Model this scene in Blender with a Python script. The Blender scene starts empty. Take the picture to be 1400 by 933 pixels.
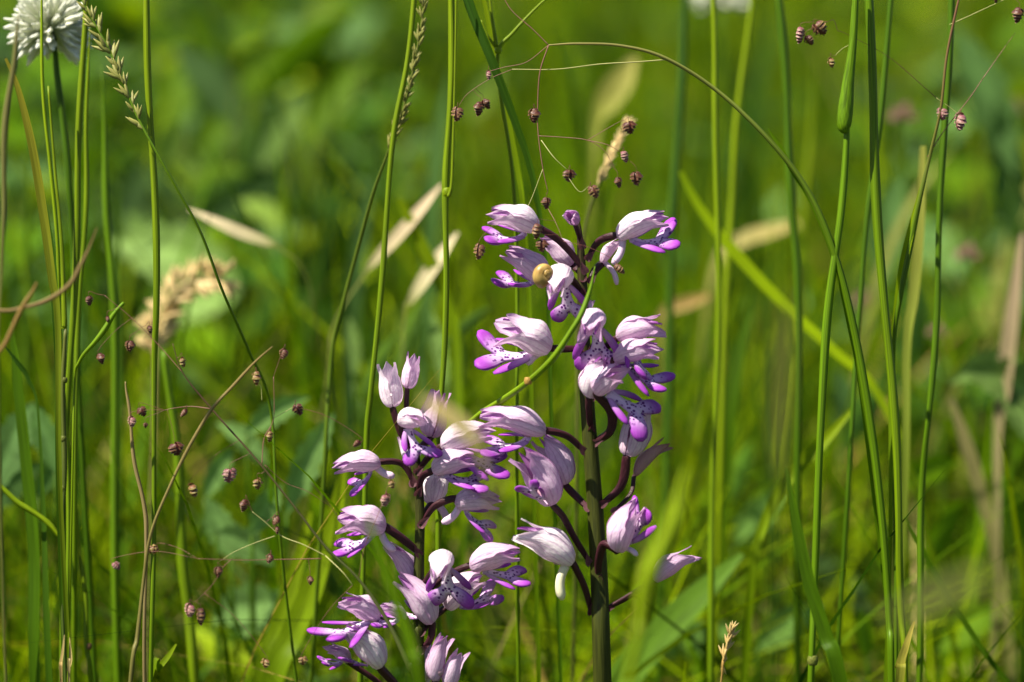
import bpy, math, random
import numpy as np
from mathutils import Vector, Matrix, Quaternion

random.seed(7)
rng = np.random.default_rng(7)
R = math.radians
scene = bpy.context.scene

# ------------------------------------------------------------------ camera
PITCH, D, S = R(12.0), 0.80, 0.0002          # focus distance 0.80 m, one photo pixel = 0.2 mm there
FW = np.array([0.0, math.cos(PITCH), -math.sin(PITCH)])
UP = np.array([0.0, math.sin(PITCH), math.cos(PITCH)])
RT = np.array([1.0, 0.0, 0.0])
CAM = np.array([0.0, 0.0, 0.31]) - D * FW
cd = bpy.data.cameras.new('camera')
cam = bpy.data.objects.new('camera', cd)
scene.collection.objects.link(cam)
cam.location = CAM
cam.rotation_euler = (math.pi / 2 - PITCH, 0, 0)
cd.sensor_width = 36.0
cd.lens = 36.0 * D / 0.28
cd.clip_start, cd.clip_end = 0.01, 400.0
cd.dof.use_dof = True
cd.dof.focus_distance = D
cd.dof.aperture_fstop = 6.3
scene.camera = cam

# ------------------------------------------------------------------ light
SUN = np.array([-0.48, -0.16, 0.85]); SUN /= np.linalg.norm(SUN)     # towards the sun
world = bpy.data.worlds.new('World'); scene.world = world
world.use_nodes = True
wn = world.node_tree.nodes
sky = wn.new('ShaderNodeTexSky'); sky.sky_type = 'NISHITA'; sky.sun_disc = False
sky.sun_elevation = math.asin(SUN[2]); sky.sun_rotation = math.atan2(SUN[0], SUN[1])
bg = wn['Background']; bg.inputs['Strength'].default_value = 0.05
world.node_tree.links.new(sky.outputs[0], bg.inputs['Color'])
sl = bpy.data.lights.new('sun', 'SUN'); sl.energy = 5.0; sl.angle = R(0.53); sl.color = (1.0, 0.94, 0.80)
so = bpy.data.objects.new('sun', sl); scene.collection.objects.link(so)
so.rotation_euler = Vector(-SUN).to_track_quat('-Z', 'Y').to_euler()
so.location = (-1, 0, 2)
scene.view_settings.view_transform = 'Standard'
scene.view_settings.look = 'None'
scene.view_settings.exposure = 1.19
scene.view_settings.gamma = 1.0
scene.cycles.use_denoising = True
scene.cycles.max_bounces = 10
scene.cycles.transmission_bounces = 6
scene.cycles.diffuse_bounces = 5

# ------------------------------------------------------------------ helpers
def at(px, py, d=0.0):
    k = (D + d) / D
    return CAM + FW * (D + d) + RT * ((px - 700.0) * S * k) + UP * ((466.5 - py) * S * k)

def pdir(dx, dy, tw=0.0):                       # picture direction (x right, y down, tw towards the lens) as a world vector
    return RT * dx - UP * dy - FW * tw

def unit(v):
    v = np.asarray(v, float); return v / max(np.linalg.norm(v), 1e-12)

def spline(P, n=6):
    P = np.asarray(P, float)
    if len(P) < 3:
        t = np.linspace(0, 1, n + 1)[:, None]
        return P[0] * (1 - t) + P[-1] * t
    Q = np.vstack([2 * P[0] - P[1], P, 2 * P[-1] - P[-2]])
    out = []
    for i in range(1, len(Q) - 2):
        for s in np.arange(n) / n:
            a, b, c, e = Q[i - 1], Q[i], Q[i + 1], Q[i + 2]
            out.append(0.5 * (2 * b + (c - a) * s + (2 * a - 5 * b + 4 * c - e) * s * s + (3 * b - a - 3 * c + e) * s ** 3))
    out.append(P[-1])
    return np.array(out)

class MB:
    def __init__(s): s.V, s.F, s.C, s.T, s.n = [], [], [], [], 0
    def add(s, V, F, C, T=None):
        V = np.asarray(V, float); n = len(V)
        C = np.asarray(C, float)
        if C.ndim == 1: C = np.tile(C, (n, 1))
        if C.shape[1] == 3: C = np.hstack([C, np.zeros((n, 1))])
        if T is None: T = np.zeros((n, 3))
        s.V.append(V); s.C.append(C); s.T.append(np.asarray(T, float))
        s.F += [tuple(i + s.n for i in f) for f in F]
        s.n += n
        return s
    def data(s, name, mat, origin=(0, 0, 0), smooth=True):
        V = np.vstack(s.V) - np.asarray(origin, float)
        me = bpy.data.meshes.new(name)
        me.from_pydata(V.tolist(), [], s.F)
        a = me.attributes.new('col', 'FLOAT_COLOR', 'POINT'); a.data.foreach_set('color', np.vstack(s.C).astype(np.float32).ravel())
        a = me.attributes.new('st', 'FLOAT_VECTOR', 'POINT'); a.data.foreach_set('vector', np.vstack(s.T).astype(np.float32).ravel())
        if smooth: me.polygons.foreach_set('use_smooth', np.ones(len(me.polygons), dtype=bool))
        me.materials.append(mat); me.update()
        return me
    def build(s, name, mat, parent=None, origin=(0, 0, 0)):
        return link(name, s.data(name, mat, origin), parent, None if parent else origin)

def link(name, me, parent=None, loc=None):
    o = bpy.data.objects.new(name, me); scene.collection.objects.link(o)
    if parent is not None: o.parent = parent
    if loc is not None: o.location = loc
    return o

def tag(o, label, cat, group=None, kind=None):
    if label: o['label'] = label
    if cat: o['category'] = cat
    if group: o['group'] = group
    o['kind'] = kind or 'thing'
    return o

def thing(name, loc, label, cat, group=None):
    return tag(link(name, None, None, loc), label, cat, group)

def tube(P, ra, rb=None, side=None, ns=8, rib=None):
    """closed tube of elliptic section along P. ra: half width along the side vector, rb: along the other."""
    P = np.asarray(P, float); n = len(P)
    ra = np.broadcast_to(np.asarray(ra, float), (n,)); rb = ra if rb is None else np.broadcast_to(np.asarray(rb, float), (n,))
    Tn = np.gradient(P, axis=0); Tn /= np.maximum(np.linalg.norm(Tn, axis=1), 1e-12)[:, None]
    s = np.array([1.0, 0, 0]) if side is None else np.asarray(side, float)
    if abs(np.dot(unit(s), Tn[0])) > 0.95: s = np.array([0, 1.0, 0.3])
    th = np.linspace(0, 2 * math.pi, ns, endpoint=False)
    V, T = [], []
    for i in range(n):
        s = unit(s - np.dot(s, Tn[i]) * Tn[i]); b = np.cross(Tn[i], s)
        t = i / (n - 1)
        m = 1.0 if rib is None else rib(th, t)
        V.append(P[i] + (np.cos(th) * ra[i] * m)[:, None] * s + (np.sin(th) * rb[i] * m)[:, None] * b)
        T.append(np.stack([np.cos(th), np.sin(th), np.full(ns, t)], 1))
    V = np.vstack(V + [P[0][None], P[-1][None]]); T = np.vstack(T + [[[0, 0, 0]], [[0, 0, 1]]])
    F = []
    for i in range(n - 1):
        for j in range(ns):
            k = (j + 1) % ns
            F.append((i * ns + j, i * ns + k, (i + 1) * ns + k, (i + 1) * ns + j))
    a, e = n * ns, n * ns + 1
    for j in range(ns):
        k = (j + 1) % ns
        F.append((a, k, j)); F.append((e, (n - 1) * ns + j, (n - 1) * ns + k))
    return V, F, T

def ribbon(P, w, side, fold=0.25, nu=5, twist=0.0):
    """leaf blade: strip along P, half widths w, with a folded midrib."""
    P = np.asarray(P, float); n = len(P)
    Tn = np.gradient(P, axis=0); Tn /= np.maximum(np.linalg.norm(Tn, axis=1), 1e-12)[:, None]
    u = np.linspace(-1, 1, nu); V, T = [], []
    s = np.asarray(side, float)
    for i in range(n):
        s = unit(s - np.dot(s, Tn[i]) * Tn[i])
        a = twist * i / (n - 1); b = np.cross(Tn[i], s)
        s2 = s * math.cos(a) + b * math.sin(a); b2 = np.cross(Tn[i], s2)
        V.append(P[i] + (u * w[i])[:, None] * s2 + (np.abs(u) * w[i] * fold)[:, None] * b2)
        T.append(np.stack([u, np.zeros(nu), np.full(nu, i / (n - 1))], 1))
    F = [(i * nu + j, i * nu + j + 1, (i + 1) * nu + j + 1, (i + 1) * nu + j) for i in range(n - 1) for j in range(nu - 1)]
    return np.vstack(V), F, np.vstack(T)

def ellipsoid(c, X, Y, Z, n=8, m=6):
    V, F = [], []
    for i in range(m + 1):
        a = math.pi * i / m
        for j in range(n):
            b = 2 * math.pi * j / n
            V.append(np.asarray(c) + np.asarray(X) * math.sin(a) * math.cos(b) + np.asarray(Y) * math.sin(a) * math.sin(b) + np.asarray(Z) * math.cos(a))
    for i in range(m):
        for j in range(n):
            F.append((i * n + j, (i + 1) * n + j, (i + 1) * n + (j + 1) % n, i * n + (j + 1) % n))
    return np.array(V), F

def lerp(a, b, t):
    a, b = np.asarray(a, float), np.asarray(b, float); t = np.asarray(t, float)
    return a + (b - a) * t[..., None] if t.ndim else a + (b - a) * t

def sstep(a, b, x):
    t = np.clip((np.asarray(x, float) - a) / (b - a), 0, 1); return t * t * (3 - 2 * t)

# ------------------------------------------------------------------ materials
def plant_mat(name, trans=0.35, rough=0.5, spec=0.3, var=0.35, scale=(5, 5, 14), bump=0.0, ttint=(1.15, 1.15, 0.35), dots=False, veins=False):
    m = bpy.data.materials.new(name); m.use_nodes = True
    nt = m.node_tree; N, Lk = nt.nodes, nt.links; N.clear()
    out = N.new('ShaderNodeOutputMaterial')
    col = N.new('ShaderNodeAttribute'); col.attribute_name = 'col'
    st = N.new('ShaderNodeAttribute'); st.attribute_name = 'st'
    vm = N.new('ShaderNodeVectorMath'); vm.operation = 'MULTIPLY'; vm.inputs[1].default_value = scale
    Lk.new(st.outputs['Vector'], vm.inputs[0])
    nz = N.new('ShaderNodeTexNoise'); nz.inputs['Scale'].default_value = 1.0; nz.inputs['Detail'].default_value = 3.0
    Lk.new(vm.outputs[0], nz.inputs['Vector'])
    mr = N.new('ShaderNodeMapRange'); mr.inputs[1].default_value = 0.3; mr.inputs[2].default_value = 0.7
    mr.inputs[3].default_value = 1 - var; mr.inputs[4].default_value = 1 + var
    Lk.new(nz.outputs['Fac'], mr.inputs[0])
    mul = N.new('ShaderNodeMix'); mul.data_type = 'RGBA'; mul.blend_type = 'MULTIPLY'; mul.inputs[0].default_value = 1.0
    Lk.new(col.outputs['Color'], mul.inputs[6]); Lk.new(mr.outputs[0], mul.inputs[7])
    c = mul.outputs[2]
    if veins:                                        # fine purple lines running along the sepals
        sep = N.new('ShaderNodeSeparateXYZ'); Lk.new(st.outputs['Vector'], sep.inputs[0])
        f = N.new('ShaderNodeMath'); f.operation = 'MULTIPLY'; f.inputs[1].default_value = 2.6; Lk.new(sep.outputs[0], f.inputs[0])
        ad = N.new('ShaderNodeMath'); ad.operation = 'MULTIPLY_ADD'; ad.inputs[1].default_value = 0.35
        Lk.new(nz.outputs['Fac'], ad.inputs[0]); Lk.new(f.outputs[0], ad.inputs[2])
        pp = N.new('ShaderNodeMath'); pp.operation = 'PINGPONG'; pp.inputs[1].default_value = 0.5; Lk.new(ad.outputs[0], pp.inputs[0])
        vr = N.new('ShaderNodeMapRange'); vr.inputs[1].default_value = 0.02; vr.inputs[2].default_value = 0.17
        vr.inputs[3].default_value = 0.46; vr.inputs[4].default_value = 0.0; Lk.new(pp.outputs[0], vr.inputs[0])
        mx = N.new('ShaderNodeMix'); mx.data_type = 'RGBA'; mx.inputs[7].default_value = (0.46, 0.20, 0.44, 1)
        Lk.new(vr.outputs[0], mx.inputs[0]); Lk.new(c, mx.inputs[6]); c = mx.outputs[2]
    if dots:                                         # dark violet tufts on the lip
        tc = N.new('ShaderNodeTexCoord'); vo = N.new('ShaderNodeTexVoronoi'); vo.inputs['Scale'].default_value = 900.0
        Lk.new(tc.outputs['Object'], vo.inputs['Vector'])
        dr = N.new('ShaderNodeMapRange'); dr.inputs[1].default_value = 0.30; dr.inputs[2].default_value = 0.40
        dr.inputs[3].default_value = 1.0; dr.inputs[4].default_value = 0.0; Lk.new(vo.outputs['Distance'], dr.inputs[0])
        ml = N.new('ShaderNodeMath'); ml.operation = 'MULTIPLY'; Lk.new(dr.outputs[0], ml.inputs[0]); Lk.new(col.outputs['Alpha'], ml.inputs[1])
        mx = N.new('ShaderNodeMix'); mx.data_type = 'RGBA'; mx.inputs[7].default_value = (0.10, 0.008, 0.16, 1)
        Lk.new(ml.outputs[0], mx.inputs[0]); Lk.new(c, mx.inputs[6]); c = mx.outputs[2]
    pr = N.new('ShaderNodeBsdfPrincipled'); pr.inputs['Roughness'].default_value = rough
    pr.inputs['Specular IOR Level'].default_value = spec
    Lk.new(c, pr.inputs['Base Color'])
    if bump > 0:
        bp = N.new('ShaderNodeBump'); bp.inputs['Strength'].default_value = bump; bp.inputs['Distance'].default_value = 0.0004
        Lk.new(nz.outputs['Fac'], bp.inputs['Height']); Lk.new(bp.outputs[0], pr.inputs['Normal'])
    if trans > 0:
        tr = N.new('ShaderNodeBsdfTranslucent')
        tm = N.new('ShaderNodeMix'); tm.data_type = 'RGBA'; tm.blend_type = 'MULTIPLY'; tm.inputs[0].default_value = 1.0
        tm.inputs[7].default_value = (*ttint, 1); Lk.new(c, tm.inputs[6]); Lk.new(tm.outputs[2], tr.inputs['Color'])
        ms = N.new('ShaderNodeMixShader'); ms.inputs[0].default_value = trans
        Lk.new(pr.outputs[0], ms.inputs[1]); Lk.new(tr.outputs[0], ms.inputs[2]); Lk.new(ms.outputs[0], out.inputs['Surface'])
    else:
        Lk.new(pr.outputs[0], out.inputs['Surface'])
    return m

M = dict(
    stem=plant_mat('grass_stem', 0.25, 0.45, 0.22, 0.38, (3, 3, 9), 0.3),
    blade=plant_mat('grass_blade', 0.45, 0.5, 0.12, 0.35, (5, 1, 6), 0.3),
    field=plant_mat('meadow_blades', 0.34, 0.6, 0.03, 0.25, (2, 2, 3)),
    leaf=plant_mat('herb_leaf', 0.34, 0.6, 0.1, 0.30, (4, 4, 4), 0.3, (1.1, 1.2, 0.5)),
    dry=plant_mat('dry_straw', 0.35, 0.6, 0.2, 0.35, (5, 5, 7), 0.3, (1.1, 1.0, 0.8)),
    orchid=plant_mat('orchid_stem', 0.0, 0.55, 0.18, 0.4, (4, 4, 26), 0.5),
    ovary=plant_mat('orchid_ovary', 0.0, 0.45, 0.25, 0.4, (3, 3, 9), 0.5),
    sepal=plant_mat('orchid_sepal', 0.38, 0.55, 0.2, 0.11, (9, 7, 3), 0.5, (1.0, 0.82, 1.0), veins=True),
    lip=plant_mat('orchid_lip', 0.15, 0.55, 0.2, 0.12, (4, 4, 4), 0.2, (1.05, 0.8, 1.1), dots=True),
    spike=plant_mat('spikelet_scale', 0.12, 0.45, 0.35, 0.30, (4, 4, 4), 0.4, (1.1, 0.9, 0.7)),
    hair=plant_mat('fine_branch', 0.0, 0.5, 0.3, 0.3, (3, 3, 8)),
    white=plant_mat('clover_floret', 0.30, 0.5, 0.25, 0.10, (4, 4, 4), 0.3, (1.0, 1.0, 0.85)),
    shell=plant_mat('snail_shell', 0.05, 0.4, 0.35, 0.22, (3, 3, 10), 0.3, (1, 1, 1)),
)

def ground_mat():
    m = bpy.data.materials.new('meadow_soil'); m.use_nodes = True
    nt = m.node_tree; N, Lk = nt.nodes, nt.links; pr = N['Principled BSDF']; pr.inputs['Roughness'].default_value = 0.95
    tc = N.new('ShaderNodeTexCoord'); nz = N.new('ShaderNodeTexNoise'); nz.inputs['Scale'].default_value = 9.0; nz.inputs['Detail'].default_value = 8.0
    Lk.new(tc.outputs['Object'], nz.inputs['Vector'])
    cr = N.new('ShaderNodeValToRGB'); e = cr.color_ramp.elements
    e[0].position, e[0].color = 0.35, (0.020, 0.022, 0.008, 1); e[1].position, e[1].color = 0.68, (0.045, 0.075, 0.010, 1)
    Lk.new(nz.outputs['Fac'], cr.inputs[0]); Lk.new(cr.outputs[0], pr.inputs['Base Color'])
    bp = N.new('ShaderNodeBump'); bp.inputs['Strength'].default_value = 0.8; bp.inputs['Distance'].default_value = 0.01
    Lk.new(nz.outputs['Fac'], bp.inputs['Height']); Lk.new(bp.outputs[0], pr.inputs['Normal'])
    return m

# palette (linear base colours)
YEL = np.array([0.170, 0.240, 0.0015]); GRN = np.array([0.085, 0.165, 0.0015]); MID = np.array([0.052, 0.115, 0.0015])
DRK = np.array([0.026, 0.070, 0.006]); BLU = np.array([0.085, 0.165, 0.045]); STR = np.array([0.52, 0.40, 0.16])
TAN = np.array([0.40, 0.25, 0.07]); GLD = np.array([.58, .43, .19]); BRN = np.array([0.15, 0.085, 0.035]); OLV = np.array([0.15, 0.17, 0.03])

# ------------------------------------------------------------------ ground
bm = MB(); g = np.concatenate([np.linspace(-150, -3, 12), np.linspace(-2.5, 2.5, 31), np.linspace(3, 150, 12)])
h = np.concatenate([np.linspace(-60, -1.5, 8), np.linspace(-1.2, 8, 47), np.linspace(9, 300, 12)])
X, Y = np.meshgrid(g, h); Z = 0.012 * np.sin(X * 5.1 + 1.3) * np.sin(Y * 4.3) - 0.012
nx = len(g)
bm.add(np.stack([X.ravel(), Y.ravel(), Z.ravel()], 1),
       [(i * nx + j, i * nx + j + 1, (i + 1) * nx + j + 1, (i + 1) * nx + j) for i in range(len(h) - 1) for j in range(nx - 1)], (0.05, 0.06, 0.02))
gr = bm.build('ground', ground_mat()); gr['kind'] = 'structure'; gr['label'] = 'shaded meadow soil under the grass'

# ------------------------------------------------------------------ the meadow as a mass
def mass(name, V, F, C, T, mat, label, cat):
    me = bpy.data.meshes.new(name)
    me.vertices.add(len(V)); me.vertices.foreach_set('co', V.astype(np.float32).ravel())
    me.loops.add(F.size); me.loops.foreach_set('vertex_index', F.astype(np.int32).ravel())
    me.polygons.add(len(F)); me.polygons.foreach_set('loop_start', np.arange(0, F.size, 4, dtype=np.int32))
    me.polygons.foreach_set('use_smooth', np.ones(len(F), dtype=bool))
    a = me.attributes.new('col', 'FLOAT_COLOR', 'POINT'); a.data.foreach_set('color', np.hstack([C, np.zeros((len(C), 1))]).astype(np.float32).ravel())
    a = me.attributes.new('st', 'FLOAT_VECTOR', 'POINT'); a.data.foreach_set('vector', T.astype(np.float32).ravel())
    me.materials.append(mat); me.update(calc_edges=True); me.validate()
    return tag(link(name, me), label, cat, None, 'stuff')

def blades(xy, hgt, wid, lean, cols, seg=6):
    n = len(xy); t = np.linspace(0, 1, seg + 1)
    la = rng.uniform(0, 2 * math.pi, n); fa = rng.uniform(0, math.pi, n)
    ld = np.stack([np.cos(la), np.sin(la)], 1); fd = np.stack([np.cos(fa), np.sin(fa)], 1)
    bend = (lean * hgt)[:, None] * t[None] ** 2.0
    zz = hgt[:, None] * (t[None] - 0.35 * np.minimum(lean, 1.2)[:, None] * t[None] ** 2.6)
    ctr = np.stack([xy[:, 0:1] + ld[:, 0:1] * bend, xy[:, 1:2] + ld[:, 1:2] * bend, zz - 0.012], 2)
    w = wid[:, None] * (0.55 + 0.9 * t[None] - 1.45 * t[None] ** 3.0) * 0.5
    w = np.maximum(w, 0.00008)
    off = np.stack([fd[:, 0:1] * w, fd[:, 1:2] * w, np.zeros_like(w)], 2)
    V = np.stack([ctr - off, ctr + off], 2).reshape(-1, 3)
    base = (np.arange(n) * (seg + 1) * 2)[:, None]
    i = np.arange(seg)[None] * 2
    F = np.stack([base + i, base + i + 1, base + i + 3, base + i + 2], 2).reshape(-1, 4)
    C = np.repeat(cols, (seg + 1) * 2, axis=0)
    T = np.stack([np.tile(np.array([-1.0, 1.0]), n * (seg + 1)), np.repeat(rng.uniform(0, 40, n), (seg + 1) * 2),
                  np.tile(np.repeat(t, 2), n)], 1)
    return V, F, C, T

def pick(n, table):
    cs = np.array([c for c, w in table]); ws = np.array([w for c, w in table], float); ws /= ws.sum()
    c = cs[rng.choice(len(cs), n, p=ws)]
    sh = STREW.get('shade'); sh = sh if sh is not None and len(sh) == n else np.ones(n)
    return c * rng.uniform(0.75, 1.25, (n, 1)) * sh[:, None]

STREW = {}
def strew(n, y0, y1, margin, clump=0.0, power=1.0):
    y = y0 + (y1 - y0) * rng.uniform(0, 1, n) ** power
    x = rng.uniform(-1, 1, n) * (0.14 * (D + y) / D * 1.0 + margin)
    if clump > 0:
        k = max(8, n // 14); c = rng.integers(0, n, k); own = rng.integers(0, k, n)
        m = rng.uniform(0, 1, n) < 0.75
        x = np.where(m, x[c][own] + rng.normal(0, clump, n), x); y = np.where(m, y[c][own] + rng.normal(0, clump, n), y)
        y = np.clip(y, y0, y1)
        STREW['shade'] = (rng.uniform(.28, 1.0, k) ** 1.4 * 1.6)[own]  # tone per clump, painting in sunlit and shaded patches
    keep = np.sin(x * 9.3 + 2 * np.sin(y * 4.1)) + np.sin(y * 7.7 + 2 * np.sin(x * 5.3 + 1)) + rng.normal(0, .5, n)
    low = keep < -0.55
    x = np.where(low, rng.permutation(x), x)
    return np.stack([x, y], 1)

LUSH = [(YEL, 3.2), (GRN, 2.8), (MID, 2.6), (DRK, 2.2), (BLU, 0.1), (STR, 0.12), (TAN, 0.08), (YEL * 1.6, 0.9)]  # the brightest yellow paints catch-lights into a few blades
n = 42000
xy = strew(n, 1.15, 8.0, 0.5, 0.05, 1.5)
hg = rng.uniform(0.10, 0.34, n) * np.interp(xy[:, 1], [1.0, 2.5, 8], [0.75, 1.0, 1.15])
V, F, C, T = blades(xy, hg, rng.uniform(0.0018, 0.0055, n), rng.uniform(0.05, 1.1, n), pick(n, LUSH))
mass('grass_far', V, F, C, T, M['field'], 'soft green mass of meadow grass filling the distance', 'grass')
n = 9000
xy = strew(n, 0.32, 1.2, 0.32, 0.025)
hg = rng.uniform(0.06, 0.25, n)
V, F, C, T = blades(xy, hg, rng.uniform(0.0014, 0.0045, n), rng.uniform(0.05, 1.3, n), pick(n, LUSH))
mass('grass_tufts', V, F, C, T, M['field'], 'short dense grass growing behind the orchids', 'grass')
n = 6500
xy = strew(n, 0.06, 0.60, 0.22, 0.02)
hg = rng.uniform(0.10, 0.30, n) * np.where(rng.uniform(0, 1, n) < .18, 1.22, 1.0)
V, F, C, T = blades(xy, hg, rng.uniform(0.0012, 0.0034, n), rng.uniform(0.15, 1.5, n), pick(n, LUSH + [(YEL * 1.5, 1.2), (STR * .8, .6), (TAN * .6, .4), (DRK * .8, 1.5)]), 9)  # the extra bright yellow blades are highlights put into the colour
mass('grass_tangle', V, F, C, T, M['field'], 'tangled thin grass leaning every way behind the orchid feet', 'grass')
n = 560
xy = strew(n, 0.14, 0.75, 0.15)
V, F, C, T = blades(xy, rng.uniform(0.26, 0.42, n), rng.uniform(0.0016, 0.0042, n), rng.uniform(0.05, 0.6, n), pick(n, [(YEL, 3), (GRN, 3), (MID, 3), (DRK, 2), (YEL * 1.4, 1), (STR * .7, .3)]), 10)
mass('grass_tall', V, F, C, T, M['field'], 'soft tall grass blades streaking upright through the meadow', 'grass')
n = 380
xy = strew(n, 0.025, 0.15, 0.12)
V, F, C, T = blades(xy, rng.uniform(0.16, 0.325, n), rng.uniform(0.0008, 0.0022, n), rng.uniform(0.25, 1.5, n), pick(n, [(YEL, 3), (GRN, 3), (MID, 2), (YEL * 1.4, 1), (STR * .7, .3)]), 14)
mass('grass_wisps', V, F, C, T, M['field'], 'fine wisps of thin grass curving close behind the orchids', 'grass')
n = 3600
xy = strew(n, -0.55, 0.32, 0.35, 0.02)
V, F, C, T = blades(xy, rng.uniform(0.05, 0.135, n), rng.uniform(0.002, 0.005, n), rng.uniform(0.1, 0.9, n), pick(n, LUSH))
mass('grass_underfoot', V, F, C, T, M['field'], 'short grass around the feet of the orchids', 'grass')
# low herb leaves between the grasses
def herb_leaves(n, y0, y1, z0, z1, L0, L1, margin, xs=None):
    xy = strew(n, y0, y1, margin, 0.05)
    if xs: xy[:, 0] = rng.uniform(xs[0], xs[1], n) * (D + xy[:, 1]) / D
    z = rng.uniform(z0, z1, n) * 1.0
    az = rng.uniform(0, 2 * math.pi, n); tilt = rng.uniform(-0.5, 1.0, n); Ln = rng.uniform(L0, L1, n); wd = Ln * rng.uniform(0.16, 0.34, n)
    t = np.linspace(0, 1, 6); u = np.array([-1.0, 0.0, 1.0])
    prof = np.array([0.03, 0.75, 1.0, 0.9, 0.55, 0.02])
    d = np.stack([np.cos(az) * np.cos(tilt), np.sin(az) * np.cos(tilt), np.sin(tilt)], 1)
    s = np.stack([-np.sin(az), np.cos(az), np.zeros(n)], 1); nn = np.cross(d, s)
    base = np.stack([xy[:, 0], xy[:, 1], z], 1)
    V = (base[:, None, None] + d[:, None, None] * (Ln[:, None] * t)[:, :, None, None] - nn[:, None, None] * 0
         + s[:, None, None] * (wd[:, None, None] * prof[None, :, None] * u)[..., None]
         - np.array([0, 0, 1.0]) * ((Ln[:, None] * 0.35 * t ** 2)[:, :, None, None] - 0.28 * (wd[:, None, None] * prof[None, :, None] * np.abs(u))[..., None]))
    V = V.reshape(-1, 3); V[:, 2] = np.maximum(V[:, 2], 0.002)
    b = (np.arange(n) * 18)[:, None, None]; i = np.arange(5)[None, :, None]; j = np.arange(2)[None, None]
    F = np.stack([b + i * 3 + j, b + i * 3 + j + 1, b + i * 3 + j + 4, b + i * 3 + j + 3], 3).reshape(-1, 4)
    C = np.repeat(pick(n, [(GRN, 2), (BLU * (1.0 if xs is None else 1.25), 2), (MID, 3), (DRK, 2 if xs is None else 4), (YEL, 1)]), 18, axis=0)
    T = np.stack([np.tile(np.tile(u, 6), n), np.repeat(rng.uniform(0, 40, n), 18), np.tile(np.repeat(t, 3), n)], 1)
    return V, F, C, T
V, F, C, T = herb_leaves(3600, 0.30, 3.2, 0.01, 0.17, 0.02, 0.06, 0.45)
mass('herb_leaves', V, F, C, T, M['leaf'], 'low broad herb leaves under the meadow grass', 'leaves')

V, F, C, T = herb_leaves(1100, 0.50, 1.9, 0.02, 0.30, 0.04, 0.085, 0.1, (-0.17, -0.03))
V[:, 2] *= np.interp(V[:, 1], [0.4, 0.9, 2.0], [0.72, 0.9, 1.0])
mass('herb_thicket', V, F, C, T, M['leaf'], 'thicket of broad dark and blue-green leaves beyond the clover and twiggy spike', 'leaves')
V, F, C, T = herb_leaves(500, 0.45, 1.5, 0.02, 0.28, 0.03, 0.07, 0.1, (0.10, 0.17))
V[:, 2] *= np.interp(V[:, 1], [0.4, 0.9, 2.0], [0.72, 0.9, 1.0])
mass('herb_thicket', V, F, C, T, M['leaf'], 'thicket of leaves beyond the rosy spikelets', 'leaves')

# ------------------------------------------------------------------ orchid flowers
SEP = np.array([0.82, 0.66, 0.79]); SEPW = np.array([0.88, 0.82, 0.84]); SEPP = np.array([0.50, 0.27, 0.50])
LIPW = np.array([0.76, 0.62, 0.78]); LIPP = np.array([0.32, 0.050, 0.42]); LIPD = np.array([0.11, 0.008, 0.17])
MAR = np.array([0.028, 0.006, 0.010]); MARL = np.array([0.050, 0.012, 0.018])

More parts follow.
